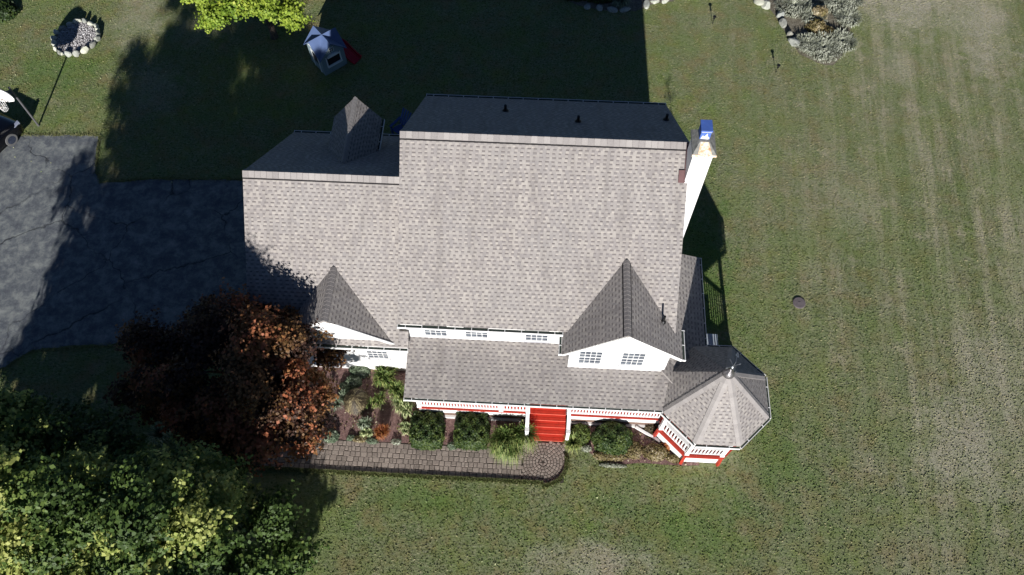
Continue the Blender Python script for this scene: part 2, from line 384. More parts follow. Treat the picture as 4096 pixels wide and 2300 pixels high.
dr = [(p.x, p.y) for p in dr]
dr += [tuple(toW((-9.35, 19.35, 0))[:2]), tuple(toW((-9.35, 11.35, 0))[:2])]
dr += [tuple(U(*q)[:2]) for q in ((700, 1372), (500, 1375), (300, 1382), (130, 1400), (0, 1478), (-130, 1600))]
dr += [(-28, 5), (-34, -6), (-40, -6), (-33, 10), (-30.5, 22.9), (-24, 22.95)]
sheet('driveway', ccw(wiggly(dr, 0.06, 0.22)), 0.008, ASPH)
bed1 = [toW(q) for q in ((-9.3, 11.0, 0), (-9.6, 7.98, 0), (-4.3, 7.95, 0), (-1.6, 7.98, 0), (-0.3, 7.98, 0), (-0.1, 9.2, 0), (-4.2, 9.3, 0), (-4.2, 11.0, 0))]
sheet('mulch_bed', ccw(wiggly([(p.x, p.y) for p in bed1], 0.03)), 0.012, MULCH)
bed2 = [U(*q) for q in ((2272, 1650), (2272, 1775), (2340, 1800), (2400, 1836), (2470, 1858), (2600, 1852), (2735, 1862), (2800, 1862), (2780, 1780), (2650, 1690), (2500, 1655))]
sheet('mulch_bed', ccw(wiggly([(p.x, p.y) for p in bed2], 0.03)), 0.012, MULCH)
bed3 = [U(*q) for q in ((3010, -60), (3050, 10), (3100, 60), (3150, 140), (3200, 215), (3270, 255), (3330, 262), (3375, 215), (3400, 120), (3420, 20), (3420, -90))]
sheet('gravel_bed', ccw(wiggly([(p.x, p.y) for p in bed3], 0.06)), 0.012, ROCKBED)
bed4 = [U(*q) for q in ((2180, -120), (2240, -10), (2330, 28), (2430, 45), (2540, 42), (2600, 20), (2690, 8), (2780, -40), (2800, -120))]
sheet('gravel_bed', ccw(wiggly([(p.x, p.y) for p in bed4], 0.06)), 0.012, ROCKBED)

# ---- walkway of pavers
HOUSE = empty('house', (0, 0, 0), YAW)
walk = empty('walkway', (0, 0, 0), YAW); tag(walk, kind='structure')
mb = MB(); CX, CY, CR = 0.58, 7.51, 0.80
mb.b2(-10.6, 1.36, 6.78, 7.94, 0.002, 0.006)
mb.b2(-0.2, 1.36, 7.94, 8.28, 0.0035, 0.0065)
mb.build('joint_sand', JOINT, walk)
mb = MB()
def stone4(mb, P, h, t, ins=0.012):
    P = [Vector((*p, 0)) for p in P]; c = sum(P, Vector())/len(P)
    lo = [p+(c-p).normalized()*ins for p in P]; hi = [p+(c-p).normalized()*(ins+0.012) for p in P]
    lo2 = [(p.x, p.y, 0.005) for p in lo]; hi2 = [(p.x, p.y, h) for p in hi]
    mb.face(hi2, t=t); n = len(P)
    for i in range(n): mb.face([lo2[i], lo2[(i+1) % n], hi2[(i+1) % n], hi2[i]], t=t)
y = 6.80; 
rows = 6; rh = 1.12/rows
for r in range(rows):
    x = -10.5+random.random()*0.2; yy = 6.80+r*rh
    while x < -0.24:
        w = random.choice((0.13, 0.19, 0.19, 0.25)); w = min(w, -0.2-x)
        if w > 0.03:
            j = random.uniform(-0.012, 0.012); stone4(mb, [(x, yy+j), (x+w, yy+j), (x+w, yy+rh+j), (x, yy+rh+j)], 0.02+random.uniform(-0.002, 0.002), random.random())
        x += w
for i in range(0, 12):
    r0 = 0.06+i*0.112; r1 = r0+0.112; n = max(5, int(round(2*math.pi*(r0+r1)/2/0.135))); ph = random.random()
    for k in range(n):
        a0 = 2*math.pi*(k+ph)/n; a1 = 2*math.pi*(k+1+ph)/n; am = (a0+a1)/2; rm = (r0+r1)/2
        x, y = CX+rm*math.cos(am), CY+rm*math.sin(am)
        if not (-0.2 < x < 1.37 and 6.72 < y < 8.27): continue
        if rm > CR and x > CX and y < CY+0.1: continue
        if rm > CR and y < CY and x < CX-0.5: pass
        stone4(mb, [(CX+r0*math.cos(a0), CY+r0*math.sin(a0)), (CX+r1*math.cos(a0), CY+r1*math.sin(a0)), (CX+r1*math.cos(a1), CY+r1*math.sin(a1)), (CX+r0*math.cos(a1), CY+r0*math.sin(a1))], 0.021+random.uniform(-0.002, 0.002), random.random())
mb.build('paver', PAVER, walk)
# ---- grass along the sunk south edge of the walk
def blades(n, P, h, w, lean, tint, dirs=None):
    a = rng.random(n)*2*np.pi; d = np.stack([np.cos(a), np.sin(a), np.zeros(n)], 1)
    if dirs is not None: d = unit(d*0.5+dirs)
    side = np.stack([-d[:, 1], d[:, 0], np.zeros(n)], 1)*(w/2)
    up = np.array([0, 0, 1.0]); hh = (h*(0.6+0.6*rng.random(n)))[:, None]
    tip = P+up*hh+d*hh*lean; mid = P+up*hh*0.6+d*hh*lean*0.35
    return np.concatenate([np.stack([P-side, P+side, mid+side*0.9, mid-side*0.9], 1), np.stack([mid-side*0.9, mid+side*0.9, tip+side*0.15, tip-side*0.15], 1)]), np.concatenate([tint, tint])
GRASS = mat_leaf('grass_blades', [(0, RGB(70, 82, 44)), (0.5, RGB(98, 112, 62)), (1, RGB(150, 146, 104))], 0.3)
n = 16000; x = rng.random(n)*11.0-10.4; y = 6.77-np.abs(rng.normal(size=n))*0.05+rng.random(n)*0.02
n2 = 3500; a = -np.pi/2+rng.random(n2)*np.pi/2*1.15; rr = 0.815+np.abs(rng.normal(size=n2))*0.05
x = np.concatenate([x, CX+rr*np.cos(a)]); y = np.concatenate([y, CY+rr*np.sin(a)])
P = np.stack([x, y, np.zeros_like(x)], 1); V, T = blades(len(P), P, 0.085, 0.03, 0.4, rng.random(len(P)))
o = quads('grass_edge', V, T, GRASS); o.rotation_euler = (0, 0, YAW); tag(o, 'longer green grass along the south edge of the paver walk', 'grass', kind='stuff')

# ------------------------------------------------------------------ the house
xL, xR, yR, yF, yB, hR, hF, hB = -4.545, 4.70, 15.652, 10.647, 20.207, 8.56, 4.734, 5.087
wL, wyR, wyF, wyB, whR, whF, whB = -9.766, 14.633, 10.192, 19.022, 7.479, 3.778, 4.033
def lerp(a, b, t): return a+(b-a)*t
sm = (hR-hF)/(yR-yF); sw = (whR-whF)/(wyR-wyF)
smb = (hR-hB)/(yB-yR); swb = (whR-whB)/(wyB-wyR)
WFY = 10.74                                   # front wall of the main block
tag(HOUSE, 'white house with grey shingle roofs, red front steps and an octagonal corner porch', 'house')
# walls
mb = MB(); o_ = 0.16
yb = yB-0.3
mb.prism([(WFY, 0.0), (yb, 0.0), (yb, hB+smb*(yB-yb)-o_), (yR, hR-o_), (WFY, hF+sm*(WFY-yF)-o_)], 'x', xL+0.22, xR-0.25)
mb.build('wall', SID, HOUSE, merge=True)
mb = MB(); wy0, wy1 = wyF+0.6, wyB-0.3
mb.prism([(wy0, 0.0), (wy1, 0.0), (wy1, whB+swb*(wyB-wy1)-o_), (wyR, whR-o_), (wy0, whF+sw*(wy0-wyF)-o_)], 'x', wL+0.25, xL+0.219)
mb.build('wall', SID, HOUSE, merge=True)
# roofs
mb = MB()
mb.slope([(xL, yF, hF), (xR, yF, hF), (xR, yR, hR), (xL, yR, hR)], (1, 0, 0), 0.09)
mb.slope([(xL, yB, hB), (xR, yB, hB), (xR, yR, hR), (xL, yR, hR)], (1, 0, 0), 0.09)
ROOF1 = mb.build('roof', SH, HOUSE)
mb = MB()
mb.slope([(wL, wyF, whF), (xL-0.002, wyF, whF), (xL-0.002, wyR, whR), (wL, wyR, whR)], (1, 0, 0), 0.09)
mb.slope([(xL-0.002, wyF, whF), (xL+0.3, wyF, whF), (xL+0.3, wyF+0.45, whF+0.45*sw), (xL-0.002, wyF+0.45, whF+0.45*sw)], (1, 0, 0), 0.09)
mb.slope([(wL, wyB, whB), (xL-0.002, wyB, whB), (xL-0.002, wyR, whR), (wL, wyR, whR)], (1, 0, 0), 0.09)
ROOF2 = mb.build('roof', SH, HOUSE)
# fascia and rake boards
def fascia(parent, segs, w=0.03, h=0.16, dz=-0.11, mat=None, name='fascia'):
    mb = MB()
    for a, b in segs: mb.bar((a[0], a[1], a[2]+dz), (b[0], b[1], b[2]+dz), w, h)
    return mb.build(name, mat or WHITE, parent)
for sg in ([((xL+.02, yF, hF), (xL+.02, yR, hR)), ((xL+.02, yB, hB), (xL+.02, yR, hR))], [((xR-.02, yF, hF), (xR-.02, yR, hR)), ((xR-.02, yB, hB), (xR-.02, yR, hR))],
           [((wL+.02, wyF, whF), (wL+.02, wyR, whR)), ((wL+.02, wyB, whB), (wL+.02, wyR, whR))]): fascia(HOUSE, sg, dz=-0.14, name='rake_board')

# ridge caps with vent slot
def ridge_cap(x0, x1, y, z, s1, s2, parent, w=0.21):
    mb = MB(); L = 0.20; n = int((x1-x0)/L); L = (x1-x0)/n
    for i in range(n):
        a = x0+i*L; t = random.random(); zz = z+0.045
        for sgn, sl in ((-1, s1), (1, s2)):
            c = math.cos(math.atan(sl)); yw = w*c
            e = 0.004*(i % 2)
            A = [(a+0.003, y, zz+e), (a+L-0.003, y, zz+e), (a+L-0.003, y+sgn*yw, zz-yw*sl+e), (a+0.003, y+sgn*yw, zz-yw*sl+e)]
            mb.face(A if sgn < 0 else A[::-1], t=t)
            B = [(p[0], p[1], p[2]-0.022) for p in A]; mb.face([A[3], A[2], B[2], B[3]], t=0.1)
    o = mb.build('ridge_cap', CAP, parent)
    mb = MB()
    for sgn, sl in ((-1, s1), (1, s2)):
        c = math.cos(math.atan(sl)); y0 = (w-0.01)*c; y1 = (w+0.035)*c
        mb.slope([(x0, y+sgn*y0, z-y0*sl), (x1, y+sgn*y0, z-y0*sl), (x1, y+sgn*y1, z-y1*sl), (x0, y+sgn*y1, z-y1*sl)], (1, 0, 0), 0.01, 0.018)
    mb.build('vent_slot', DARK, parent)
    return o
ridge_cap(xL, xR-0.02, yR, hR, sm, smb, ROOF1)
ridge_cap(wL, xL-0.01, wyR, whR, sw, swb, ROOF2)

# gutters: white trough, debris inside, hangers
def gutter(a, b, out, parent, w=0.095, hang=0.55, cap=True):
    a = Vector(a); b = Vector(b); out = Vector(out).normalized(); d = (b-a); L = d.length; d.normalize()
    mb = MB(); z0 = -0.02
    def seg(o0, o1, zl, zh):
        P = [a+out*o0, b+out*o0, b+out*o1, a+out*o1]
        lo = [p+Vector((0, 0, zl)) for p in P]; hi = [p+Vector((0, 0, zh)) for p in P]
        mb.face(lo[::-1]); mb.face(hi)
        for i in range(4): mb.face([lo[i], lo[(i+1) % 4], hi[(i+1) % 4], hi[i]])
    seg(0.004, w, z0-0.10, z0-0.07); seg(w, w+0.02, z0-0.10, z0)
    if cap:
        for q, s in ((a, 1), (b, -1)):
            c = q+out*(w/2+0.012)+d*s*0.01+Vector((0, 0, z0-0.05)); mb.bar(c-out*(w/2+0.008), c+out*(w/2+0.02), 0.022, 0.104)
    n = max(1, int(L/hang))
    for i in range(n):
        c = a+d*(L*(i+0.5)/n)+Vector((0, 0, z0+0.0)); mb.bar(c+out*0.0, c+out*(w+0.01), 0.024, 0.012)
    G = mb.build('gutter', WHITE, parent)
    mb = MB(); P = [a+out*0.006+d*0.02, b+out*0.006-d*0.02, b+out*(w-0.002)-d*0.02, a+out*(w-0.002)+d*0.02]
    mb.face([p+Vector((0, 0, z0-0.008)) for p in P]); mb.build('debris', GUTIN, G)
    return G
gutter((xL, yF, hF), (1.0, yF, hF), (0, -1, 0), HOUSE)
gutter((xL, yB, hB), (xR, yB, hB), (0, 1, 0), HOUSE)
gutter((wL, wyF, whF), (xL+0.3, wyF, whF), (0, -1, 0), HOUSE)
gutter((wL, wyB, whB), (xL, wyB, whB), (0, 1, 0), HOUSE)

# windows in walls facing -y
def window(cx, zc, y, w, h, cols, rows_, parent, sill=True, bars=None):
    mb = MB(); f = 0.045
    mb.b2(cx-w/2-f, cx+w/2+f, y-0.03, y+0.01, zc+h/2, zc+h/2+f); mb.b2(cx-w/2-f, cx+w/2+f, y-0.05, y+0.01, zc-h/2-f, zc-h/2)
    for s in (-1, 1): mb.b2(cx+s*(w/2+f/2)-f/2, cx+s*(w/2+f/2)+f/2, y-0.03, y+0.01, zc-h/2, zc+h/2)
    for i in range(1, cols): mb.b2(cx-w/2+w*i/cols-0.008, cx-w/2+w*i/cols+0.008, y-0.022, y-0.004, zc-h/2, zc+h/2)
    for j in range(1, rows_):
        k = 0.02 if (rows_ > 2 and j*2 == rows_) else 0.008
        mb.b2(cx-w/2, cx+w/2, y-0.026, y-0.003, zc-h/2+h*j/rows_-k, zc-h/2+h*j/rows_+k)
    W = mb.build('window', WHITE, parent)
    mb = MB(); mb.b2(cx-w/2, cx+w/2, y-0.006, y+0.006, zc-h/2, zc+h/2); mb.build('pane', GLASS, W)
    if sill:
        mb = MB(); mb.b2(cx-w/2-0.06, cx+w/2+0.06, y-0.075, y+0.0, zc-h/2-f-0.03, zc-h/2-f-0.002); mb.build('sill', simple_grey, W)
    return W
simple_grey = simple('sill_grey', RGB(178, 178, 184), 0.6)
for (u, v) in ((1742, 1322), (1906, 1329), (2147, 1343)):
    p = onY(u, v, WFY-0.01); window(p.x, p.z+0.02, WFY-0.012, 0.74, 0.72, 4, 3, HOUSE)
p = onY(1510, 1412, wy0-0.01); window(p.x, p.z, wy0-0.012, 0.74, 0.84, 4, 4, HOUSE)

# cross gable over the front
dX, dz1, dW, dE, dze, dy0 = 2.943, 6.278, 0.968, 4.946, 4.59, 9.90
dl = (dz1-dze)/(dX-dW); dr_ = (dz1-dze)/(dE-dX)
def mainY(z): return yF+(z-hF)/sm
mb = MB()
mb.slope([(dW, dy0, dze), (dX, dy0, dz1), (dX, mainY(dz1)+0.03, dz1), (dW, mainY(dze)+0.2, dze)], (0, 1, 0), 0.08)
mb.slope([(dE, dy0, dze), (dX, dy0, dz1), (dX, mainY(dz1)+0.03, dz1), (xR, mainY(dze+0.21)+0.06, dze+0.21), (dE, 10.98, dze)], (0, 1, 0), 0.08)
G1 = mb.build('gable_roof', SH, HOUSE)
def cap_line(a, b, nrm1, nrm2, w, parent, L=0.2, lift=0.03, tlo=0.2, thi=1.0):
    """cap shingles folded over a hip or ridge from a (low/front) to b; nrm1/nrm2 are the fall directions of the two sides"""
    a = Vector(a); b = Vector(b); d = b-a; n = max(1, int(d.length/L)); mb = MB(); u = Vector((0, 0, lift))
    for i in range(n):
        p = a+d*(i/n); q = a+d*((i+1)/n+0.0); t = tlo+(thi-tlo)*random.random(); e = Vector((0, 0, 0.012))
        for nn in (nrm1, nrm2):
            nn = Vector(nn)
            P = [p+u+e, q+u, q+nn*w+u, p+nn*w+u+e]
            f = (P[1]-P[0]).cross(P[3]-P[0]); mb.face(P if f.z > 0 else P[::-1], t=t)
            Q = [p+u+e, p+nn*w+u+e, p+nn*w+u-e*1.5, p+u-e*1.5]; mb.face(Q, t=0.0)
            Q = [p+nn*w+u+e, q+nn*w+u, q+nn*w, p+nn*w]; mb.face(Q, t=0.0)
    return mb.build('ridge_cap', CAP, parent)
cw = 0.15
cap_line((dX, dy0, dz1), (dX, mainY(dz1)-0.05, dz1), Vector((-1, 0, -dl)).normalized(), Vector((1, 0, -dr_)).normalized(), cw, G1, 0.14, 0.03, 0.0, 0.4)
mb = MB()
for s in (-1, 1): mb.slope([(dX+s*cw*0.76, dy0+0.02, dz1-cw*0.76*dl), (dX+s*(cw*0.76+0.022), dy0+0.02, dz1-(cw*0.76+0.022)*dl), (dX+s*(cw*0.76+0.022), mainY(dz1)-0.12, dz1-(cw*0.76+0.022)*dl), (dX+s*cw*0.76, mainY(dz1)-0.12, dz1-cw*0.76*dl)], (0, 1, 0), 0.01, 0.016)
mb.build('vent_slot', DARK, G1)
gx0, gx1, gy = 1.235, 4.52, 9.97
PZ = 3.008; PS = 0.245; PYE = 8.69
def porchZ(y): return PZ+PS*(y-PYE)
mb = MB()
zt0 = dze+dl*(gx0-dW)-0.10; zt1 = dze+dr_*(dE-gx1)-0.10
mb.prism([(gx0, porchZ(gy)-0.05), (gx1, porchZ(gy)-0.05), (gx1, zt1), (dX, dz1-0.1), (gx0, zt0)], 'y', gy, WFY+0.001)
mb.build('gable_wall', SID, HOUSE, merge=True)
mb = MB(); mb.bar((dW, dy0+0.015, dze-0.1), (dX, dy0+0.015, dz1-0.1), 0.03, 0.15); mb.bar((dE, dy0+0.015, dze-0.1), (dX, dy0+0.015, dz1-0.1), 0.03, 0.15)
mb.build('rake_board', WHITE, HOUSE)
for (u, v) in ((2361, 1427), (2531, 1434)):
    p = onY(u, v, gy-0.01); window(p.x, p.z, gy-0.012, 0.72, 0.98, 4, 4, HOUSE)
gutter((dW, mainY(dze)+0.1, dze), (dW, dy0, dze), (-1, 0, 0), HOUSE, w=0.075)
gutter((dE, dy0, dze), (dE, 10.98, dze), (1, 0, 0), HOUSE, w=0.075)
mb = MB(); mb.tube([(gx1+0.06, gy+0.2, dze-0.2), (gx1+0.06, gy+0.2, porchZ(gy)+0.12), (gx1+0.1, gy-0.12, porchZ(gy)+0.06)], 0.04, 8); mb.build('downspout', WHITE, HOUSE)

# small gable on the wing roof
ax, az, ay0 = -6.785, 5.549, 10.262
def wingY(z): return wyF+(z-whF)/sw
lx, rx = -8.62, -4.73; le = az-(ax-lx)*0.83; re = az-(rx-ax)*0.83
mb = MB(); ly = wingY(le)+0.04; ry = wingY(re)+0.04
mb.slope([(lx, ay0+0.06, le), (ax, ay0, az), (ax, wingY(az)+0.03, az), (lx, max(ly, ay0+0.1), le)], (0, 1, 0), 0.07)
mb.slope([(rx, ay0+0.06, re), (ax, ay0, az), (ax, wingY(az)+0.03, az), (rx, max(ry, ay0+0.1), re)], (0, 1, 0), 0.07)
G2 = mb.build('gable_roof', SH, HOUSE)
cap_line((ax, ay0, az), (ax, wingY(az)-0.05, az), Vector((-1, 0, -.83)).normalized(), Vector((1, 0, -.83)).normalized(), cw, G2, 0.14, 0.03, 0.0, 0.4)
mb = MB()
mb.prism([(lx+0.25, le-0.02), (rx-0.25, re-0.02), (ax, az-0.09)], 'y', ay0+0.10, wingY(le)+0.5); mb.build('gable_wall', SID, HOUSE)
mb = MB(); mb.bar((lx, ay0+0.03, le-0.05), (ax, ay0+0.02, az-0.09), 0.03, 0.13); mb.bar((rx, ay0+0.03, re-0.05), (ax, ay0+0.02, az-0.09), 0.03, 0.13); mb.b2(rx-0.35, rx+0.02, ay0+0.02, ay0+0.1, re-0.16, re-0.06)
mb.build('rake_board', WHITE, HOUSE)

# rear gable dormer on the wing
bx, bz, by1 = -6.78, 6.67, 18.65
bw, bwr = 1.0, 0.80; be = 5.52; bs = (bz-be)/bw; bsr = (bz-be)/bwr
mb = MB()
def wingYb(z): return wyR+(whR-z)/swb
mb.slope([(bx-bw, by1, be), (bx, by1, bz), (bx, wingYb(bz)-0.03, bz), (bx-bw, wingYb(be)-0.05, be)], (0, 1, 0), 0.07)
mb.slope([(bx+bwr, by1, be), (bx, by1, bz), (bx, wingYb(bz)-0.03, bz), (bx+bwr, wingYb(be)-0.05, be)], (0, 1, 0), 0.07)
G3 = mb.build('gable_roof', SH, HOUSE)
cap_line((bx, by1, bz), (bx, wingYb(bz)+0.1, bz), Vector((-1, 0, -bs)).normalized(), Vector((1, 0, -bsr)).normalized(), 0.13, G3, 0.14, 0.025, 0.5, 0.9)
mb = MB(); mb.prism([(bx-bw+0.15, 3.9), (bx+bwr-0.15, 3.9), (bx+bwr-0.15, be+0.15*bsr-0.12), (bx, bz-0.12), (bx-bw+0.15, be+0.15*bs-0.12)], 'y', wingYb(be)-0.4, by1-0.2); mb.build('gable_wall', SID, HOUSE)
gutter((bx+bwr, by1, be), (bx+bwr, wingYb(be)+0.1, be), (1, 0, 0), HOUSE, w=0.07, cap=False)

# vent pipes
for (u, v, tall) in ((2022, 437, 0.32), (2312, 480, 0.30), (2664, 473, 0.30)):
    # base on the rear plane of the main roof
    o = toH(Vector((0, 0, CAMZ))); d = toH(ray(u, v+8)); t = (hR+smb*yR-o.z-smb*o.y)/(d.z+smb*d.y); q = o+d*t
    mb = MB(); mb.tube([(q.x, q.y, q.z-0.05), (q.x, q.y, q.z+tall)], 0.05, 12); mb.lathe([(0.12, 0.0), (0.10, 0.05), (0.055, 0.1)], (q.x, q.y, q.z+0.0)); mb.build('vent_pipe', BLACK, ROOF1)
d = toH(ray(2652, 1288)); o = toH(Vector((0, 0, CAMZ)))
t = (dz1+dr_*dX-o.z-dr_*o.x)/(d.z+dr_*d.x); q = o+d*t
mb = MB(); mb.tube([(q.x, q.y, q.z-0.05), (q.x, q.y, q.z+0.42)], 0.035, 12); mb.lathe([(0.1, 0.0), (0.08, 0.05), (0.04, 0.1)], (q.x, q.y, q.z)); mb.build('vent_pipe', BLACK, G1)

# garage doors in the west gable
for yy in (13.0, 16.6):
    mb = MB(); X = wL+0.25
    mb.b2(X-0.03, X+0.01, yy-1.25, yy+1.25, 0.02, 2.15)
    for k in range(1, 4): mb.b2(X-0.045, X-0.02, yy-1.25, yy+1.25, 0.02+k*0.53-0.012, 0.02+k*0.53+0.012)
    mb.build('garage_door', WHITE, HOUSE)

# chimney
ch = MB(); cx0, cx1, cyf, cyb = 4.60, 5.20, 14.66, 15.42
ch.b2(cx0, cx1, cyf, cyb, 0.0, 9.30)
CHIM = ch.build('chimney', SID, HOUSE)
STUC = mat_tint('chimney_crown', [(0, RGB(122, 122, 118)), (1, RGB(150, 150, 144))], 7, 0.5, clight=(170, 168, 160))
mb = MB(); X0, X1, Y0, Y1 = 4.555, 5.272, 14.60, 15.55
zc = 9.36
rx0, rx1, ry0, ry1 = 4.75, 5.05, 14.93, 15.4
A = [(X0, Y0), (X1, Y0), (X1, Y1), (X0, Y1)]; B = [(rx0, ry0), (rx1, ry0), (rx1, ry1), (rx0, ry1)]
for i in range(4):
    j = (i+1) % 4
    mb.face([(*A[i], zc-0.06), (*A[j], zc-0.06), (*A[j], zc), (*A[i], zc)])
    mb.face([(*A[i], zc), (*A[j], zc), (*B[j], zc+0.2), (*B[i], zc+0.2)])
mb.face([(*q, zc+0.2) for q in B]); mb.face([(*q, zc-0.06) for q in A][::-1])
mb.build('crown', STUC, CHIM)
m, nt, b_ = newmat('rusty_edge'); p_ = opos(nt)
nt.links.new(ramp(nt, noise(nt, p_, 9, 5, 0.7), [(0.42, RGB(216, 212, 204)), (0.56, RGB(206, 176, 140)), (0.7, RGB(160, 100, 56))]), b_.inputs['Base Color']); RUST = m
mb = MB(); mb.b2(X0-0.012, X1+0.012, Y0-0.016, Y0+0.01, zc-0.09, zc+0.006)
mb.face([(lerp(X0, X1, .22), Y0-0.001, zc+0.003), (lerp(X0, X1, .82), Y0-0.001, zc+0.003), (rx1-0.03, ry0, zc+0.203), (rx0+0.03, ry0, zc+0.203)])
mb.build('rusty_edge', RUST, CHIM)
BLUE = simple('blue_metal', RGB(74, 104, 176), 0.5, 0.0, var=0.15, nscale=5)
mb = MB(); mb.b2(4.735, 5.045, 15.02, 15.40, zc+0.21, 9.93); mb.b2(4.715, 5.065, 14.99, 15.44, 9.93, 9.985)
FL = mb.build('flue_cap', BLUE, CHIM, bevel=0.012)
mb = MB(); mb.b2(4.74, 5.04, 15.0, 15.02, 9.915, 9.928)
q = [(4.76, 9.62), (4.80, 9.76), (4.86, 9.72), (4.93, 9.87), (4.95, 9.74), (5.02, 9.66), (4.99, 9.60)]
mb.prism(q, 'y', 15.004, 15.018); mb.build('painted_reflection', WHITE, FL)  # white reflection on the flue front, laid on as a flat white shape
mb = MB(); mb.slope([(4.40, 14.66, hF+sm*(14.66-yF)), (4.60, 14.66, hF+sm*(14.66-yF)), (4.60, 14.98, hF+sm*(14.98-yF)), (4.40, 14.98, hF+sm*(14.98-yF))], (1, 0, 0), 0.02, 0.06)
mb.bar((4.60, 14.66, hF+sm*(14.66-yF)+0.05), (4.60, yR, hR+0.05), 0.05, 0.09); mb.build('flashing', LEAD, CHIM)

# ---- porch
OX, OY, RO, RW = 6.290, 9.349, 1.931, 1.655
OCT = [math.radians(22.5+45*k) for k in range(8)]      # E F G H A B C D
def oc(k, r): a = OCT[k % 8]; return (OX+r*math.cos(a), OY+r*math.sin(a))
DK = 0.93
EX = 6.09
mb = MB()
xc = oc(4, RO)
topy = WFY
mb.slope([(-4.323, PYE, PZ), (xc[0]+0.02, PYE-0.0, PZ), (5.6, 9.9, porchZ(9.9)), (4.45+0.9, topy, porchZ(topy)), (-4.323, topy, porchZ(topy))], (1, 0, 0), 0.07)
NY = 14.72; ss = 0.30
mb.slope([(EX, 10.9, PZ), (EX, NY, PZ), (4.45, NY, PZ+ss*(EX-4.45)), (4.45, 9.9, PZ+ss*(EX-4.45)), (4.95, 9.4, PZ+ss*(EX-4.95))], (0, 1, 0), 0.07)
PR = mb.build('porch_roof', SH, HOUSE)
mb = MB(); apex = Vector((OX, OY, 5.119))
for k in range(8):
    a = oc(k, RO); c = oc(k+1, RO); e = Vector((c[0]-a[0], c[1]-a[1], 0))
    mb.slope([(*a, PZ), (*c, PZ), apex], e, 0.06)
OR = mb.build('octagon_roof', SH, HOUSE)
mb = MB()
def hipcaps(k):
    a = Vector((*oc(k, RO), PZ)); mid1 = Vector((*oc(k-1, RO), PZ)); mid2 = Vector((*oc(k+1, RO), PZ))
    d = (apex-a).normalized()
    def fall(m): 
        v = (m-a); v -= d*v.dot(d); return v.normalized()
    return cap_line(a+d*0.03, apex-d*0.12, fall(mid1), fall(mid2), 0.13, OR, 0.16, 0.02, 0.35, 1.0)
for k in (0, 1, 4, 5, 6, 7): hipcaps(k)
for k in (5, 6, 7, 0, 1):
    a, c = oc(k-1, RO), oc(k, RO); ndir = ((a[0]+c[0])/2-OX, (a[1]+c[1])/2-OY, 0)
    gutter((*a, PZ), (*c, PZ), ndir, HOUSE, w=0.06, cap=False)
gutter((-4.323, PYE, PZ), (xc[0], PYE, PZ), (0, -1, 0), HOUSE, w=0.07)
gutter((EX, 11.14, PZ), (EX, NY, PZ), (1, 0, 0), HOUSE, w=0.055)
g_ = oc(1, RO); gutter((EX+0.05, g_[1], PZ), (g_[0], g_[1], PZ), (0, 1, 0), HOUSE, w=0.05, cap=False)
# copper finial and weathervane
mb = MB(); mb.lathe([(0.0, 0.24), (0.03, 0.2), (0.06, 0.12), (0.12, 0.04), (0.17, -0.05), (0.20, -0.14)], apex, 20); FIN = mb.build('finial', COPPER, HOUSE, smooth=True)
mb = MB(); z0 = 5.119
mb.tube([(OX, OY, z0+0.2), (OX, OY, z0+0.85)], 0.012, 8)
mb.lathe([(0, -0.05), (0.05, 0), (0, 0.05)], (OX, OY, z0+0.42), 12)
for a in (0.35, 0.35+math.pi/2):
    dv = Vector((math.cos(a), math.sin(a), 0)); c = Vector((OX, OY, z0+0.5)); mb.bar(c-dv*0.22, c+dv*0.22, 0.02)
    for s in (-1, 1): mb.box(c+dv*s*0.22, (0.07, 0.02, 0.07), rz=a)
dv = Vector((0.30, 0.95, 0)).normalized(); c = Vector((OX, OY, z0+0.78)); mb.bar(c-dv*0.26, c+dv*0.30, 0.025)
sd = Vector((-dv.y, dv.x, 0))
mb.face([c+dv*0.38, c+dv*0.22+sd*0.07+Vector((0, 0, .05)), c+dv*0.22-sd*0.07-Vector((0, 0, .05))])
mb.prism([(0, 0), (0.2, 0.1), (0.22, 0), (0.2, -0.1)], 'y', 0, 0.01) if False else None
for s in (-1, 1): mb.face([c-dv*0.24, c-dv*0.34+sd*0.05*s+Vector((0, 0, 0.1)), c-dv*0.12+sd*0.03*s+Vector((0, 0, .12))])
mb.build('weathervane', STEEL, HOUSE)

# deck floor
mb = MB(); fy = 9.10
mb.b2(-4.05, -0.0, fy, WFY-0.001, DK-0.08, DK); mb.b2(0.0, 1.36, fy+0.2, WFY-0.001, DK-0.08, DK); mb.b2(1.36, 4.9, fy, WFY-0.001, DK-0.08, DK)
mb.b2(4.452, 5.9, WFY+0.0, 14.55, DK-0.08, DK)
oct_poly = [oc(k, RW) for k in range(8)]; mb.prism(oct_poly, 'z', DK-0.085, DK+0.004)
mb.build('porch_floor', RED, HOUSE)
mb = MB()
segsF = [(-4.08, -0.06), (1.42, 4.86)]
for a, c in segsF: mb.b2(a, c, fy-0.075, fy-0.002, DK-0.07, DK+0.006)
mb.b2(5.902, 5.98, 10.95, 14.6, DK-0.10, DK+0.006)
for k in (4, 5, 6, 7, 0):
    a, c = oc(k, RW+0.07), oc(k+1, RW+0.07); mb.bar((*a, DK-0.04), (*c, DK-0.04), 0.11, 0.10)
for k in (5, 6, 7, 8, 4):
    a = oc(k, RW+0.10); mb.bar((*a, 0.0), (*oc(k, RW+0.03), DK-0.08), 0.10, 0.10)
mb.build('red_trim', REDTRIM, HOUSE)
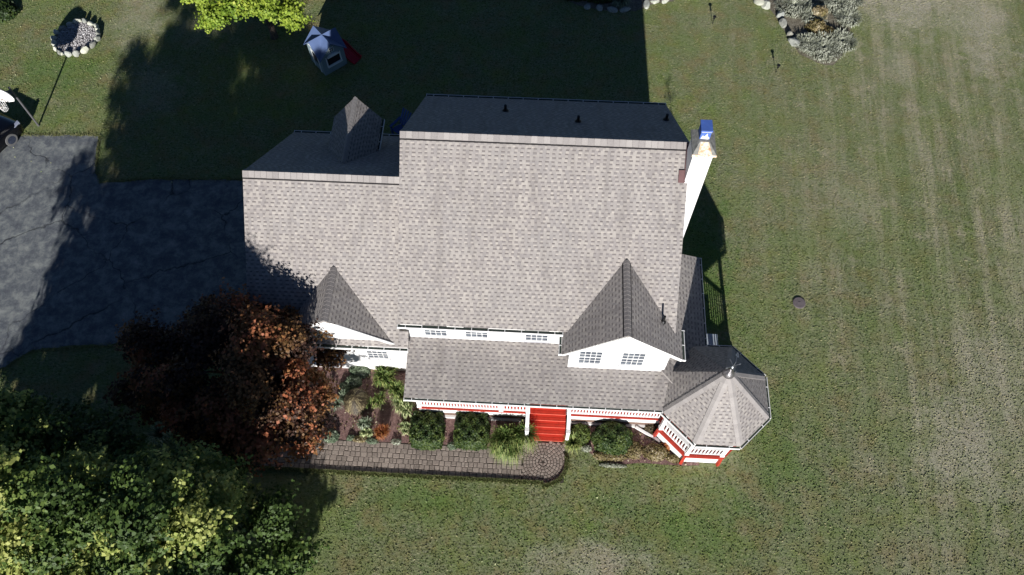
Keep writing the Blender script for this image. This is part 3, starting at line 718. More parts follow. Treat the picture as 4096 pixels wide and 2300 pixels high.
# skirts
mb = MB()
for a, c in segsF: mb.b2(a, c, fy-0.065, fy-0.015, DK-0.42, DK-0.072); mb.b2(a, c, fy-0.12, fy-0.02, 0.02, 0.12)
for k in (4, 5, 6, 7, 0):
    a, c = oc(k, RW+0.02), oc(k+1, RW+0.02); a = Vector((*a, 0)); c = Vector((*c, 0))
    mb.bar(a+Vector((0, 0, DK*0.46)), c+Vector((0, 0, DK*0.46)), 0.03, DK*0.92-0.06)
mb.build('skirt', WHITE, HOUSE)
for a, c in segsF: mb = MB(); mb.b2(a, c, fy-0.03, fy-0.005, 0.12, DK-0.42); mb.build('lattice', LATT, HOUSE)
mb = MB(); mb.b2(5.86, 5.9, 11.0, 14.5, 0.0, DK-0.09); mb.build('lattice', LATT, HOUSE)

# railings
def railing(a, b, parent, z=DK, top=1.70, gap=0.108, bal=0.05, bw=0.05):
    a = Vector(a); b = Vector(b); d = b-a; L = d.length; d.normalize(); mb = MB(); up = Vector((0, 0, 1))
    mb.bar(a+up*top, b+up*top, 0.11, 0.05); mb.bar(a+up*(z+0.1), b+up*(z+0.1), 0.06, 0.05)
    n = int(L/gap)
    for i in range(n):
        c = a+d*(L*(i+0.5)/n); mb.bar(c+up*(z+0.12), c+up*(top-0.02), bw, bal)
    return mb.build('railing', WHITE, parent)
ry_ = fy+0.0
railing((-4.0, ry_, 0), (-1.08, ry_, 0), HOUSE); railing((-1.0, ry_, 0), (-0.06, ry_, 0), HOUSE)
railing((1.42, ry_, 0), (4.76, ry_, 0), HOUSE)
for k in (4, 5, 6, 7, 0):
    a, c = oc(k, RW-0.02), oc(k+1, RW-0.02); railing((*a, 0), (*c, 0), HOUSE, top=1.72, gap=0.125, bw=0.055 if k != 5 else 0.07)
railing((5.82, 11.0, 0), (5.82, 14.5, 0), HOUSE); railing((4.5, 14.5, 0), (5.82, 14.5, 0), HOUSE)
def post(x, y, z0=DK, z1=PZ-0.08, w=0.12):
    mb = MB(); mb.b2(x-w/2, x+w/2, y-w/2, y+w/2, z0, z1); mb.b2(x-w/2-.02, x+w/2+.02, y-w/2-.02, y+w/2+.02, z0+0.0, z0+0.12)
    mb.b2(x-w/2-.02, x+w/2+.02, y-w/2-.02, y+w/2+.02, z1-0.12, z1+.001); return mb.build('post', WHITE, HOUSE)
for x in (-4.05, -1.04, -0.06, 1.42): post(x, fy+0.01, z1=PZ-0.0)
for k in range(8):
    q = oc(k, RW-0.02); post(*q, z1=PZ+0.05)
post(5.82, 14.5); post(5.82, 12.8)
# beams under the eaves
mb = MB(); mb.b2(-4.1, 4.6, fy-0.08, fy+0.06, PZ-0.2, PZ-0.07)
for k in range(8): mb.bar((*oc(k, RW), PZ-0.12), (*oc(k+1, RW), PZ-0.12), 0.1, 0.14)
mb.b2(5.76, 5.88, 11, 14.6, PZ-0.2, PZ-0.07); mb.build('beam', WHITE, HOUSE)

# stairs
mb = MB(); nos = [9.31, 9.11, 8.92, 8.72, 8.51, 8.30]
for i in range(1, 6):
    z = DK-0.155*i; y1 = nos[i-1]; y0 = nos[i]; ym = (y0+y1)/2
    mb.b2(0.0, 1.36, y0-0.025, ym-0.006, z-0.035, z); mb.b2(0.0, 1.36, ym+0.006, y1-0.0, z-0.035, z)
    mb.b2(0.0, 1.36, y0+0.002, y0+0.018, z-0.155, z-0.036)
mb.b2(0, 1.36, 9.285, 9.31, DK-0.15, DK-0.001)
ST = mb.build('stair_treads', RED, HOUSE)
PINK = simple('pale_nosing', RGB(235, 120, 100), 0.4)  # paler strip along the front edge of each tread
mb = MB()
for i in range(1, 6): mb.b2(0.0, 1.36, nos[i]-0.033, nos[i]-0.0255, DK-0.155*i-0.03, DK-0.155*i+0.002)
mb.build('nosing', PINK, ST)
for x in (-0.06, 1.42):
    mb = MB(); mb.bar((x, 9.1, 1.72), (x, 8.38, 1.12), 0.12, 0.06); mb.bar((x, 9.1, 0.95), (x, 8.34, 0.32), 0.05, 0.28)
    for i in range(6): y = 8.48+i*0.11; mb.b2(x-0.02, x+0.02, y-0.02, y+0.02, 0.35+(y-8.38)*0.8, 1.14+(y-8.38)*0.83)
    mb.b2(x-0.06, x+0.06, 8.28, 8.40, 0.0, 1.16); mb.b2(x-0.075, x+0.075, 8.265, 8.415, 1.16, 1.2)
    mb.build('handrail', WHITE, HOUSE)
mb = MB(); xm = 0.3; mb.b2(xm-0.45, xm+0.45, WFY-0.03, WFY+0.01, DK, DK+2.0); mb.build('door', REDTRIM, HOUSE)

def inside(px, py, poly):
    r_ = np.zeros(len(px), bool); n_ = len(poly); j_ = n_-1
    for i_ in range(n_):
        xi, yi = poly[i_][0], poly[i_][1]; xj, yj = poly[j_][0], poly[j_][1]
        c_ = ((yi > py) != (yj > py)); r_ ^= c_ & (px < (xj-xi)*(py-yi)/((yj-yi) if yj != yi else 1e-9)+xi); j_ = i_
    return r_
# ------------------------------------------------------------------ things in the yard
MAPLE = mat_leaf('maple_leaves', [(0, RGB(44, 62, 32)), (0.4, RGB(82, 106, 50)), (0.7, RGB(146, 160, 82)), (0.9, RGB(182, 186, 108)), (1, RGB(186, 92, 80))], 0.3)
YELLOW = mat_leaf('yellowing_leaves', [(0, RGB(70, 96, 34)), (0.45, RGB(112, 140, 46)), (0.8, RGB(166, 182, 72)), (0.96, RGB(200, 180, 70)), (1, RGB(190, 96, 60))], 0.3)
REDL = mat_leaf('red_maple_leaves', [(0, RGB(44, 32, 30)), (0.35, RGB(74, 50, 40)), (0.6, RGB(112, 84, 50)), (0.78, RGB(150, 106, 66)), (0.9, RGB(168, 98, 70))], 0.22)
YEW = mat_leaf('yew_needles', [(0, RGB(26, 40, 20)), (0.5, RGB(52, 72, 34)), (1, RGB(98, 112, 52))], 0.15)
LIME = mat_leaf('lime_blades', [(0, RGB(58, 78, 42)), (0.5, RGB(104, 128, 66)), (1, RGB(186, 190, 118))], 0.35)
STRAP = mat_leaf('striped_blades', [(0, RGB(98, 120, 82)), (0.5, RGB(150, 168, 116)), (1, RGB(218, 218, 168))], 0.3)
SAGE = mat_leaf('blue_green_leaves', [(0, RGB(70, 86, 66)), (0.5, RGB(112, 128, 102)), (1, RGB(182, 192, 168))], 0.25)
RUSTL = mat_leaf('rusty_leaves', [(0, RGB(84, 50, 36)), (0.5, RGB(150, 84, 54)), (1, RGB(196, 140, 76))], 0.3)
SILVER = mat_leaf('silver_stems', [(0, RGB(96, 100, 84)), (0.5, RGB(158, 162, 142)), (1, RGB(216, 220, 204))], 0.25)
WEEP = mat_leaf('weeping_leaves', [(0, RGB(50, 44, 34)), (0.5, RGB(98, 86, 66)), (1, RGB(172, 160, 122))], 0.2)
FROST = mat_leaf('dry_perennials', [(0, RGB(84, 66, 50)), (0.3, RGB(120, 112, 66)), (0.6, RGB(150, 134, 100)), (1, RGB(206, 198, 172))], 0.25)

def tree(name, base, height, centre, radii, nclump, per, leaf, mat, label, cat='tree', group=None, clump=0.75, shell=0.55, seed=1, trunk=0.16, tmean=0.35, shape=1.0, down=0.0, tips=0.0, lobes=1.0):
    global rng
    rng = np.random.default_rng(seed)
    root = empty(name, base); tag(root, label, cat, group)
    c0 = np.array(centre)-np.array(base); R = np.array(radii)
    d = unit(rng.normal(size=(nclump, 3))); d[:, 2] = np.where(d[:, 2] < -0.5, -d[:, 2], d[:, 2])
    rad = shell+(1-shell)*rng.random(nclump)**0.6
    th = np.arctan2(d[:, 1], d[:, 0]); rad = rad*(1+lobes*(0.17*np.sin(3*th+seed)+0.11*np.sin(5*th+2.3*seed))+0.08*rng.normal(size=nclump))
    C = c0+d*R*rad[:, None]
    # narrower towards the top when shape > 1
    f = np.clip((C[:, 2]-(c0[2]-R[2]))/(2*R[2]), 0, 1); k = 1-(shape-1)*f**1.6 if shape > 1 else np.ones(nclump)
    C[:, 0] = c0[0]+(C[:, 0]-c0[0])*k; C[:, 1] = c0[1]+(C[:, 1]-c0[1])*k
    cs = clump*(0.6+0.8*rng.random(nclump)); ct = np.clip(rng.normal(tmean, 0.10, nclump), 0, 1); ct = np.where(rng.random(nclump) < tips, np.clip(rng.normal(0.74, 0.10, nclump), 0, 0.95), ct)
    idx = rng.choice(nclump, nclump*per, p=cs**2/np.sum(cs**2))
    n = len(idx); dd = unit(rng.normal(size=(n, 3))*np.array([1, 1, 0.8])); rr = (0.35+0.65*rng.random(n)**0.5)
    # lumpy clumps: sub-tufts push leaves outward unevenly
    lump = 0.75+0.35*np.sin(dd[:, 0]*5+idx*1.7)*np.sin(dd[:, 1]*5+idx*0.9)*np.sin(dd[:, 2]*4+idx*2.3)*2
    P = C[idx]+dd*(cs[idx]*rr*lump)[:, None]*np.array([1.15, 1.15, 0.7])
    N = unit(dd*0.6+np.array([0, -0.1, 0.75-down])+rng.normal(size=(n, 3))*0.45)
    V = leaf_quads(P, N, leaf, 1.0, 0.12)
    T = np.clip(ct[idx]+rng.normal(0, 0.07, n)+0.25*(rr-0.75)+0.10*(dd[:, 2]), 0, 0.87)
    if mat in (MAPLE, YELLOW):
        rc = rng.random(nclump) < 0.025; T = np.where(rc[idx] & (rng.random(n) < 0.22) & (rr > 0.7), 1.0, T)
    quads('crown', V, T, mat, root)
    mb = MB(); top = Vector((c0[0]*0.9, c0[1]*0.9, c0[2]+R[2]*0.5))
    mb.tube([(0, 0, -0.1), (0.03, 0, 0.3), (c0[0]*0.3, c0[1]*0.3, c0[2]*0.45), tuple(Vector((c0[0]*0.7, c0[1]*0.7, c0[2]))), tuple(top)], [trunk*1.5, trunk*1.1, trunk*0.9, trunk*0.6, trunk*0.15], 10)
    for i in rng.choice(nclump, min(26, nclump), replace=False):
        q = Vector(C[i]); z = lerp(c0[2]*0.45, c0[2]+R[2]*0.1, random.random()); s = Vector((c0[0]*0.5, c0[1]*0.5, z)); m_ = s.lerp(q, 0.5)+Vector((0, 0, 0.15))
        mb.tube([s, m_, q], [trunk*0.35, trunk*0.22, 0.012], 6)
    mb.build('trunk', BARK, root)
    return root

def bush(name, c, r, h, n, leaf, mat, label, cat='shrub', group=None, box=False, tm=0.45, seed=3, upn=0.5, stems=True, asp=1.0):
    """c ground point; r=(rx,ry)"""
    g_ = np.random.default_rng(seed); root = empty(name, (c[0], c[1], 0), YAW); tag(root, label, cat, group)
    if box:
        d = g_.normal(size=(n, 3)); d /= np.max(np.abs(d)**1.0, axis=1, keepdims=True)*0.72+np.linalg.norm(d, axis=1, keepdims=True)*0.28
    else: d = unit(g_.normal(size=(n, 3)))
    d[:, 2] = np.abs(d[:, 2]); rr = 0.72+0.28*g_.random(n)**0.6
    lump = 1+0.07*np.sin(d[:, 0]*9+seed)*np.sin(d[:, 1]*8+1)+0.05*np.sin(d[:, 2]*11)
    P = d*(rr*lump)[:, None]*np.array([r[0], r[1], h]); P[:, 2] = np.maximum(P[:, 2], 0.02)
    N = unit(d*0.7+np.array([0, 0, upn])+g_.normal(size=(n, 3))*0.5)
    V = leaf_quads(P, N, leaf, asp, 0.1)
    T = np.clip(tm+0.2*np.sin(P[:, 0]*7+seed)*np.sin(P[:, 1]*6)+g_.normal(0, 0.15, n), 0, 1)
    quads('foliage', V, T, mat, root)
    if stems:
        mb = MB()
        for k in range(7):
            a = k*0.9; mb.tube([(0.03*math.cos(a), 0.03*math.sin(a), 0), (r[0]*0.55*math.cos(a), r[1]*0.55*math.sin(a), h*0.6)], [0.02, 0.008], 5)
        mb.build('stem', BARK, root)
    return root

def blade_plant(name, c, r, h, n, w, mat, label, cat='plant', group=None, droop=0.6, seed=3, tm=0.5, lean=(0, 0), root_r=None, nsub=0):
    root_r = r*0.4 if root_r is None else root_r
    g_ = np.random.default_rng(seed); o_loc = (c[0], c[1], 0)
    a = g_.random(n)*2*np.pi; L = r*(0.5+0.5*g_.random(n)); d = np.stack([np.cos(a), np.sin(a), np.zeros(n)], 1)
    side = np.stack([-d[:, 1], d[:, 0], np.zeros(n)], 1)*(w/2)
    base = d*root_r*g_.random(n)[:, None]; H = h*(0.6+0.5*g_.random(n)); ln = np.array([lean[0], lean[1], 0])
    pts = []
    for t in (0, 0.35, 0.7, 1.0):
        z = H*(math.sin(min(t, 1)*math.pi*0.62)) if droop > 0.3 else H*t
        if t == 1.0: z = H*(1-droop*0.75)
        pts.append(base+d*(L*t)[:, None]+ln*t*t*h+np.array([0, 0, 1.0])*np.asarray(z)[:, None])
    if nsub:
        sc_ = g_.normal(size=(nsub, 2))*np.array([r*0.33, r*0.30]); k_ = g_.integers(0, nsub, n)
        o2 = np.concatenate([sc_[k_], (g_.random((n, 1))*0.3*h)], 1); pts = [q_*np.array([0.75, 0.75, 1])+o2 for q_ in pts]
    ws = (1, 0.95, 0.7, 0.12); Vs = []
    for i in range(3): Vs.append(np.stack([pts[i]-side*ws[i], pts[i]+side*ws[i], pts[i+1]+side*ws[i+1], pts[i+1]-side*ws[i+1]], 1))
    T0 = np.clip(g_.normal(tm, 0.2, n), 0, 1); V = np.concatenate(Vs); T = np.clip(np.concatenate([T0-0.12, T0, T0+0.12]), 0, 1)
    o = quads(name, V, T, mat); o.location = o_loc; tag(o, label, cat, group); return o

# --- trees
def T3(u, v, z): return U(u, v, z)
cD = T3(935, 1478, 3.9)
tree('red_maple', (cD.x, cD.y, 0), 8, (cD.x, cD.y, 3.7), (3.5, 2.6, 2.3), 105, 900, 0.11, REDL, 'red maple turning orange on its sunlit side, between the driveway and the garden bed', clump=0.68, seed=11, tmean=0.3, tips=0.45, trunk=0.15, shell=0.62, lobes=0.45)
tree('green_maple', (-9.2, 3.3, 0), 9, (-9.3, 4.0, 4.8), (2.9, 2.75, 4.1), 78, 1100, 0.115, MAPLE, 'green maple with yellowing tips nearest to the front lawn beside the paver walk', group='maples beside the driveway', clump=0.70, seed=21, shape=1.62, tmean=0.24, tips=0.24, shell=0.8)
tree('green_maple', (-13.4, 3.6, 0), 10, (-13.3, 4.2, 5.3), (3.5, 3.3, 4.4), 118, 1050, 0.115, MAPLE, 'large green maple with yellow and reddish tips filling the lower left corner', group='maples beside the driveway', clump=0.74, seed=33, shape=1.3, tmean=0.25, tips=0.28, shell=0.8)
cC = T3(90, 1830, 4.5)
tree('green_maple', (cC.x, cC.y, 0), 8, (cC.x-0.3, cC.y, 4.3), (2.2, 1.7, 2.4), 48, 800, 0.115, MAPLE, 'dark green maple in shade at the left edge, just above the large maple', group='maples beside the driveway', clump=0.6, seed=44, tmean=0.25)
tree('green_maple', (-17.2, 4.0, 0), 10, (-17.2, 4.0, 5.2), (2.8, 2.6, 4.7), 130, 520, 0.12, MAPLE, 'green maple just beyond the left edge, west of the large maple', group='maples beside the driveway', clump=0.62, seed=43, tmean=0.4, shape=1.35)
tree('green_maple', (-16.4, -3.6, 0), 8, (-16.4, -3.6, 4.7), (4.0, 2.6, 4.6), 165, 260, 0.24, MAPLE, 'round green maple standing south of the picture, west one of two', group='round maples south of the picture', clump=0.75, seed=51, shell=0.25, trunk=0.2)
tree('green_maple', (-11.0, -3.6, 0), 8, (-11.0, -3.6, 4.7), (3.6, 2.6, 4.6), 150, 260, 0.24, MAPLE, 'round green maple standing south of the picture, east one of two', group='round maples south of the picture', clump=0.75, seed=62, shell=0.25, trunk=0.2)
cY = T3(1020, -60, 3.2)
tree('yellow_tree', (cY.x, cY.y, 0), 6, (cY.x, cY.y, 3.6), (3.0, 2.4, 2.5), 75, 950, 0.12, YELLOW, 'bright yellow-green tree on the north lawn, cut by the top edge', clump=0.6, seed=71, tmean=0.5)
p = U(12, 62); bush('dark_shrub', (p.x-0.2, p.y+0.2), (0.95, 0.8), 0.7, 2600, 0.12, YEW, 'dark straggly shrub alone on the lawn in the top left corner', seed=5, tm=0.35)

# --- foundation shrubs
grp = 'clipped yews in front of the porch'
for (u, v, rx_, ry_2, hh, lab, sd_) in ((1712, 1712, 0.60, 0.62, 0.95, 'square clipped dark green yew, leftmost of the three by the porch', 1), (1888, 1715, 0.63, 0.60, 0.95, 'square clipped dark green yew between the leftmost yew and the tall grass', 2), (2447, 1738, 0.74, 0.62, 1.0, 'rounded dark green yew right of the red steps, with a few pale twigs', 3)):
    p = U(u, v+22, 0); bush('yew_shrub', (p.x, p.y), (rx_, ry_2), hh, 12000, 0.075, YEW, lab, group=grp, box=(sd_ < 3), seed=sd_, tm=0.58)
p = U(2030, 1765); blade_plant('ornamental_grass', (p.x+0.02, p.y-0.02), 0.74, 0.75, 1700, 0.02, LIME, 'big clump of long drooping green ornamental grass left of the red steps', droop=0.7, seed=4, tm=0.45, lean=(0.0, -0.5), root_r=0.2, nsub=8)
p = U(2290, 1775); blade_plant('ornamental_grass', (p.x, p.y), 0.38, 0.4, 260, 0.018, LIME, 'small spiky lime green grass at the right foot of the red steps', droop=0.6, seed=5, tm=0.6)
p = U(2320, 1738); bush('green_perennial', (p.x, p.y), (0.38, 0.42), 0.4, 1500, 0.07, YEW, 'low mid green leafy perennial between the steps and the rounded yew', 'plant', seed=8, tm=0.85)
# left garden bed
pl = [
 ('daylily', 1555, 1510, 0.52, 0.45, 300, 0.035, LIME, 'tangled lime green daylily against the white garage wall', 0.7),
 ('daylily', 1590, 1575, 0.46, 0.45, 270, 0.035, LIME, 'lime green daylily beside the left end of the porch roof', 0.7),
 ('daylily', 1510, 1612, 0.36, 0.35, 130, 0.03, LIME, 'thin lime daylily with straw coloured leaves in the middle of the mulch bed', 0.65),
 ('daylily', 1620, 1640, 0.4, 0.4, 200, 0.03, STRAP, 'pale straw daylily under the left end of the porch gutter', 0.75),
 ('striped_grass', 1613, 1712, 0.27, 0.22, 170, 0.022, STRAP, 'small white and green striped tuft left of the leftmost yew', 0.7),
 ('iris', 1458, 1700, 0.3, 0.35, 120, 0.03, SAGE, 'dark green iris fan on the mulch below the weeping shrub', 0.4),
 ('rusty_spirea', 1527, 1738, 0.35, 0.35, 420, 0.016, RUSTL, 'rust red twiggy spirea at the front of the mulch bed', 0.45),
 ('yellow_hosta', 1465, 1733, 0.24, 0.2, 120, 0.04, STRAP, 'yellow fading hosta between the iris and the rusty spirea', 0.7),
 ('striped_grass', 1365, 1600, 0.4, 0.3, 150, 0.024, SAGE, 'thin grey-green grass at the sunny edge of the red maple', 0.6),
 ('dry_grass', 650, 1750, 0.6, 0.6, 150, 0.03, SAGE, 'shaded grey grass clump between the red maple and the green maples', 0.6)]
for i, (nm, u, v, r, h, n, w, mt, lab, dp) in enumerate(pl):
    p = U(u, v); blade_plant(nm, (p.x, p.y), r, h, int(n*1.3), w*0.85, mt, lab, droop=dp, seed=20+i, tm=0.5 if mt is LIME else 0.55, nsub=6 if nm == 'daylily' else 3, root_r=r*0.3)
bl = [
 ('sage_perennial', 1440, 1483, 0.42, 0.34, 0.35, 900, 0.09, SAGE, 'blue-green leafy perennial against the white garage wall'),
 ('sage_perennial', 1415, 1530, 0.33, 0.28, 0.3, 650, 0.08, SAGE, 'pale blue-green perennial just in front of the one at the wall'),
 ('sage_perennial', 1382, 1552, 0.24, 0.22, 0.25, 420, 0.07, SAGE, 'small blue-green perennial touching the red maple crown'),
 ('sage_perennial', 1325, 1745, 0.3, 0.26, 0.3, 620, 0.08, SAGE, 'dull blue-green plant at the shaded end of the walk'),
 ('sage_perennial', 1262, 1752, 0.3, 0.2, 0.3, 520, 0.08, SAGE, 'blue-green plant deepest under the red maple by the walk'),
 ('edge_plant', 1405, 1752, 0.18, 0.12, 0.14, 260, 0.05, SAGE, 'tiny pale plant at the walk edge left of the yellow hosta'),
 ('edge_plant', 1488, 1765, 0.26, 0.12, 0.15, 340, 0.05, SAGE, 'grey-green mat at the walk edge under the rusty spirea'),
 ('edge_plant', 1585, 1768, 0.2, 0.12, 0.15, 280, 0.045, SILVER, 'silvery mat at the walk edge left of the yews'),
 ('edge_plant', 1440, 1757, 0.3, 0.14, 0.12, 360, 0.05, FROST, 'olive and tan ground cover between the walk and the iris'),
 ('edge_plant', 1705, 1782, 0.5, 0.13, 0.14, 700, 0.045, FROST, 'olive and straw fringe at the walk edge below the leftmost yew'),
 ('edge_plant', 1810, 1785, 0.2, 0.16, 0.22, 380, 0.05, SAGE, 'grey-green tuft in the gap between the two square yews'),
 ('edge_plant', 1890, 1786, 0.5, 0.13, 0.14, 700, 0.045, FROST, 'straw coloured fringe at the walk edge below the second yew')]
for i, (nm, u, v, rx_, ry_2, h, n, lf, mt, lab) in enumerate(bl):
    p = U(u, v); bush(nm, (p.x, p.y), (rx_, ry_2), h, n, lf, mt, lab, 'plant', seed=60+i, stems=False, tm=0.5)
# low mixed growth and litter between the plants of both beds
g_ = np.random.default_rng(55); n_ = 9000; x_ = g_.uniform(-9.5, 8.5, n_); y_ = g_.uniform(6.8, 11.2, n_)
ok_ = inside(x_, y_, [(p.x, p.y) for p in bed1])*(np.sin(x_*3.1)+np.sin(y_*4.3+x_)+g_.normal(size=n_)*0.8 > 0.1) | inside(x_, y_, [(p.x, p.y) for p in bed2])
x_, y_ = x_[ok_], y_[ok_]; n_ = len(x_); P = np.stack([x_, y_, 0.02+0.08*g_.random(n_)], 1)
o = quads('ground_cover', leaf_quads(P, unit(g_.normal(size=(n_, 3))*0.7+np.array([0, -0.2, 1])), 0.07), g_.random(n_), FROST); tag(o, 'low dry growth and leaf litter between the plants of the garden beds', 'ground cover', kind='stuff')
# weeping shrub over a mound
p = U(1428, 1612); g_ = np.random.default_rng(9); root = empty('weeping_shrub', (p.x, p.y, 0)); tag(root, 'small brown weeping shrub like a shaggy dome in the mulch bed', 'shrub')
n = 5200; a = g_.random(n)*2*np.pi; f = g_.random(n)**0.6; rr = 0.42*f; zz = 0.62*np.sqrt(np.clip(1-f**2, 0, 1))+0.05
P = np.stack([rr*np.cos(a)*1.0, rr*np.sin(a)*1.05, zz], 1)+g_.normal(size=(n, 3))*0.02
dn = unit(np.stack([np.cos(a)*(0.3+f), np.sin(a)*(0.3+f), -f*1.3], 1)); nn = unit(np.stack([np.cos(a)*f, np.sin(a)*f, 1.1-f], 1)); sd2 = np.cross(dn, nn)
V = np.stack([P-sd2*0.012, P+sd2*0.012, P+dn*0.11+sd2*0.006, P+dn*0.11-sd2*0.006], 1)
quads('foliage', V, np.clip(g_.normal(0.45, 0.25, n)+0.2*np.sin(a*5), 0, 1), WEEP, root)
mb = MB(); mb.tube([(0, 0, 0), (0.05, 0, 0.3), (0, 0, 0.58)], [0.05, 0.04, 0.02], 7); mb.build('trunk', BARK, root)
# dry perennials between the yew and the octagon
for i, (u, v, rx_, ry_2, h, n, mt, lab) in enumerate((
 (2440, 1825, 0.62, 0.2, 0.22, 1500, FROST, 'tan and olive dry perennials in front of the rounded yew'),
 (2530, 1800, 0.38, 0.35, 0.28, 1400, FROST, 'faded perennials right of the rounded yew'),
 (2620, 1810, 0.48, 0.32, 0.3, 1800, FROST, 'brown and yellow perennials left of the octagon porch'),
 (2680, 1775, 0.3, 0.28, 0.42, 1000, RUSTL, 'reddish twiggy perennial against the octagon railing'),
 (2700, 1835, 0.32, 0.15, 0.2, 700, FROST, 'low dry plant at the foot of the octagon corner'),
 (2600, 1715, 0.25, 0.2, 0.3, 500, WEEP, 'sparse brown stems in the corner of porch and octagon'),
 (2450, 1862, 0.5, 0.08, 0.1, 500, SILVER, 'silvery edging plants where the right bed meets the lawn'),
 (2345, 1795, 0.2, 0.12, 0.16, 300, SILVER, 'pale tuft at the lower left corner of the right bed'))):
    p = U(u, v); bush('dry_perennial', (p.x, p.y), (rx_, ry_2), h, n, 0.06, mt, lab, 'plant', seed=90+i, stems=False, tm=0.45)

p0f = U(310, 158)
# straw-coloured longer grass along the drive
g_ = np.random.default_rng(12); pts_ = [(a_, b_) for a_, b_ in ((U(60, 541), U(395, 541)), (U(398, 545), U(384, 690)), (U(384, 690), U(404, 730)), (U(404, 730), U(600, 715)), (U(600, 715), U(960, 719)), (U(0, 1482), U(130, 1404)), (U(130, 1404), U(500, 1379)))]
PP = []
for a_, b_ in pts_:
    L_ = (b_-a_).length; m_ = int(L_*170); t_ = g_.random(m_)[:, None]; q_ = np.array(a_)[None]*(1-t_)+np.array(b_)[None]*t_+g_.normal(size=(m_, 3))*0.045*(0.5+g_.random((m_, 1))*1.3); q_[:, 2] = 0; PP.append(q_)
P = np.concatenate(PP); rng = np.random.default_rng(3); V, T = blades(len(P), P, 0.06, 0.02, 0.6, np.clip(g_.normal(0.8, 0.15, len(P)), 0, 1)); o = quads('grass_edge', V, T, GRASS); tag(o, 'dry straw-coloured grass fringe along the driveway edge', 'grass', kind='stuff')
# short tufts that give the lawn its grain
g_ = np.random.default_rng(2024); N_ = 300000
y_ = 3.0+34.0*g_.random(N_)**0.9; x_ = (g_.random(N_)*2-1)*(18.5+0.36*y_)
hx_ = cy_*x_+sy_*y_; hy_ = -sy_*x_+cy_*y_
bad = inside(x_, y_, dr) | inside(x_, y_, [(p.x, p.y) for p in bed1]) | inside(x_, y_, [(p.x, p.y) for p in bed2]) | inside(x_, y_, [(p.x, p.y) for p in bed3]) | inside(x_, y_, [(p.x, p.y) for p in bed4])
bad |= (hx_ > wL) & (hx_ < 6.2) & (hy_ > 9.0) & (hy_ < 20) | (hx_ > -10.6) & (hx_ < 1.40) & (hy_ > 6.76) & (hy_ < 9.2) | ((x_-p0f.x)**2+(y_-p0f.y)**2 < 1.4) | ((hx_-OX)**2+(hy_-OY)**2 < 3.2)
x_, y_ = x_[~bad], y_[~bad]; n_ = len(x_)
P = np.stack([x_, y_, np.full(n_, 0.0)], 1); a_ = g_.random(n_)*2*np.pi; S_ = np.stack([np.cos(a_), np.sin(a_)*0.6, np.zeros(n_)], 1)*(0.014+0.024*g_.random(n_))[:, None]
U_ = np.stack([g_.normal(0, 0.016, n_), np.maximum(g_.normal(0.018, 0.009, n_), 0.003), 0.009+0.019*g_.random(n_)], 1)
o = quads('grass', np.stack([P-S_, P+S_, P+S_*0.7+U_, P-S_*0.7+U_], 1), g_.random(n_), mat_tuft()); tag(o, 'short mown grass of the lawn', 'grass', kind='stuff')
# fallen leaves on lawn and beds
n = 170; g_ = np.random.default_rng(77)
P = np.concatenate([np.stack([g_.uniform(-26, -12, n), g_.uniform(20, 36, n), np.full(n, 0.03)], 1), np.stack([g_.uniform(-6, 8, 26), g_.uniform(2.5, 6.6, 26), np.full(26, 0.03)], 1)])
N = unit(g_.normal(size=(len(P), 3))*0.5+np.array([0, -0.3, 1])); V = leaf_quads(P, N, 0.06)
o = quads('fallen_leaves', V, g_.random(len(P))*0.6+0.4, STRAP); tag(o, 'small pale leaves scattered over the lawn', 'leaves', kind='stuff')
# grass tufts that roughen the lawn

# --- fire pit
p0 = U(310, 158); root = empty('fire_pit', (p0.x, p0.y, 0)); tag(root, 'round ring of pale field stones filled with grey gravel', 'fire pit')
import bmesh
def rock(name, c, d, rz, mat, parent=None, seed=0, t=0.5, sub=2):
    r_ = random.Random(seed); bm = bmesh.new(); bmesh.ops.create_icosphere(bm, subdivisions=sub, radius=1.0)
    k = [Vector((r_.uniform(-1, 1), r_.uniform(-1, 1), r_.uniform(-1, 1))).normalized() for _ in range(7)]; kk = [r_.uniform(0.55, 0.85) for _ in k]
    for v in bm.verts:
        for a, b in zip(k, kk):
            q = v.co.dot(a)
            if q > b: v.co -= a*(q-b)
        v.co = Vector((v.co.x*d[0]/2, v.co.y*d[1]/2, v.co.z*d[2]/2))
    R = Matrix.Rotation(rz, 3, 'Z')
    for v in bm.verts: v.co = R @ v.co+Vector(c)
    me = bpy.data.meshes.new(name); bm.to_mesh(me); bm.free(); at = me.attributes.new('tint', 'FLOAT', 'FACE'); at.data.foreach_set('value', [t]*len(me.polygons))
    me.materials.append(mat); o = bpy.data.objects.new(name, me); COL.objects.link(o)
    if parent: o.parent = parent
    return o
ang = 0; i = 0
while ang < 2*math.pi-0.12:
    w = random.uniform(0.26, 0.5); da = w/1.08; a = ang+da/2
    jit = random.uniform(-0.04, 0.05); hh = random.uniform(0.24, 0.36)
    rock('stone', ((1.08+jit)*math.cos(a), (1.08+jit)*math.sin(a), hh/2-0.02), (w*1.05, random.uniform(0.2, 0.32), hh*1.15), a+math.pi/2, STONE, root, seed=100+i, t=random.random())
    ang += da; i += 1
mb = MB(); mb.lathe([(0.001, 0.11), (1.02, 0.10), (1.04, 0.0)], n=40); mb.build('ash_bed', ROCKBED, root)
n = 2600; g_ = np.random.default_rng(5); a = g_.random(n)*2*np.pi; r = 0.98*np.sqrt(g_.random(n))
P = np.stack([r*np.cos(a), r*np.sin(a), 0.11+g_.random(n)*0.05], 1); N = unit(g_.normal(size=(n, 3))*0.6+np.array([0, -0.4, 1.0]))
quads('gravel', leaf_quads(P, N, 0.06, 1.2, 0.15), g_.random(n), GRAVEL, root)

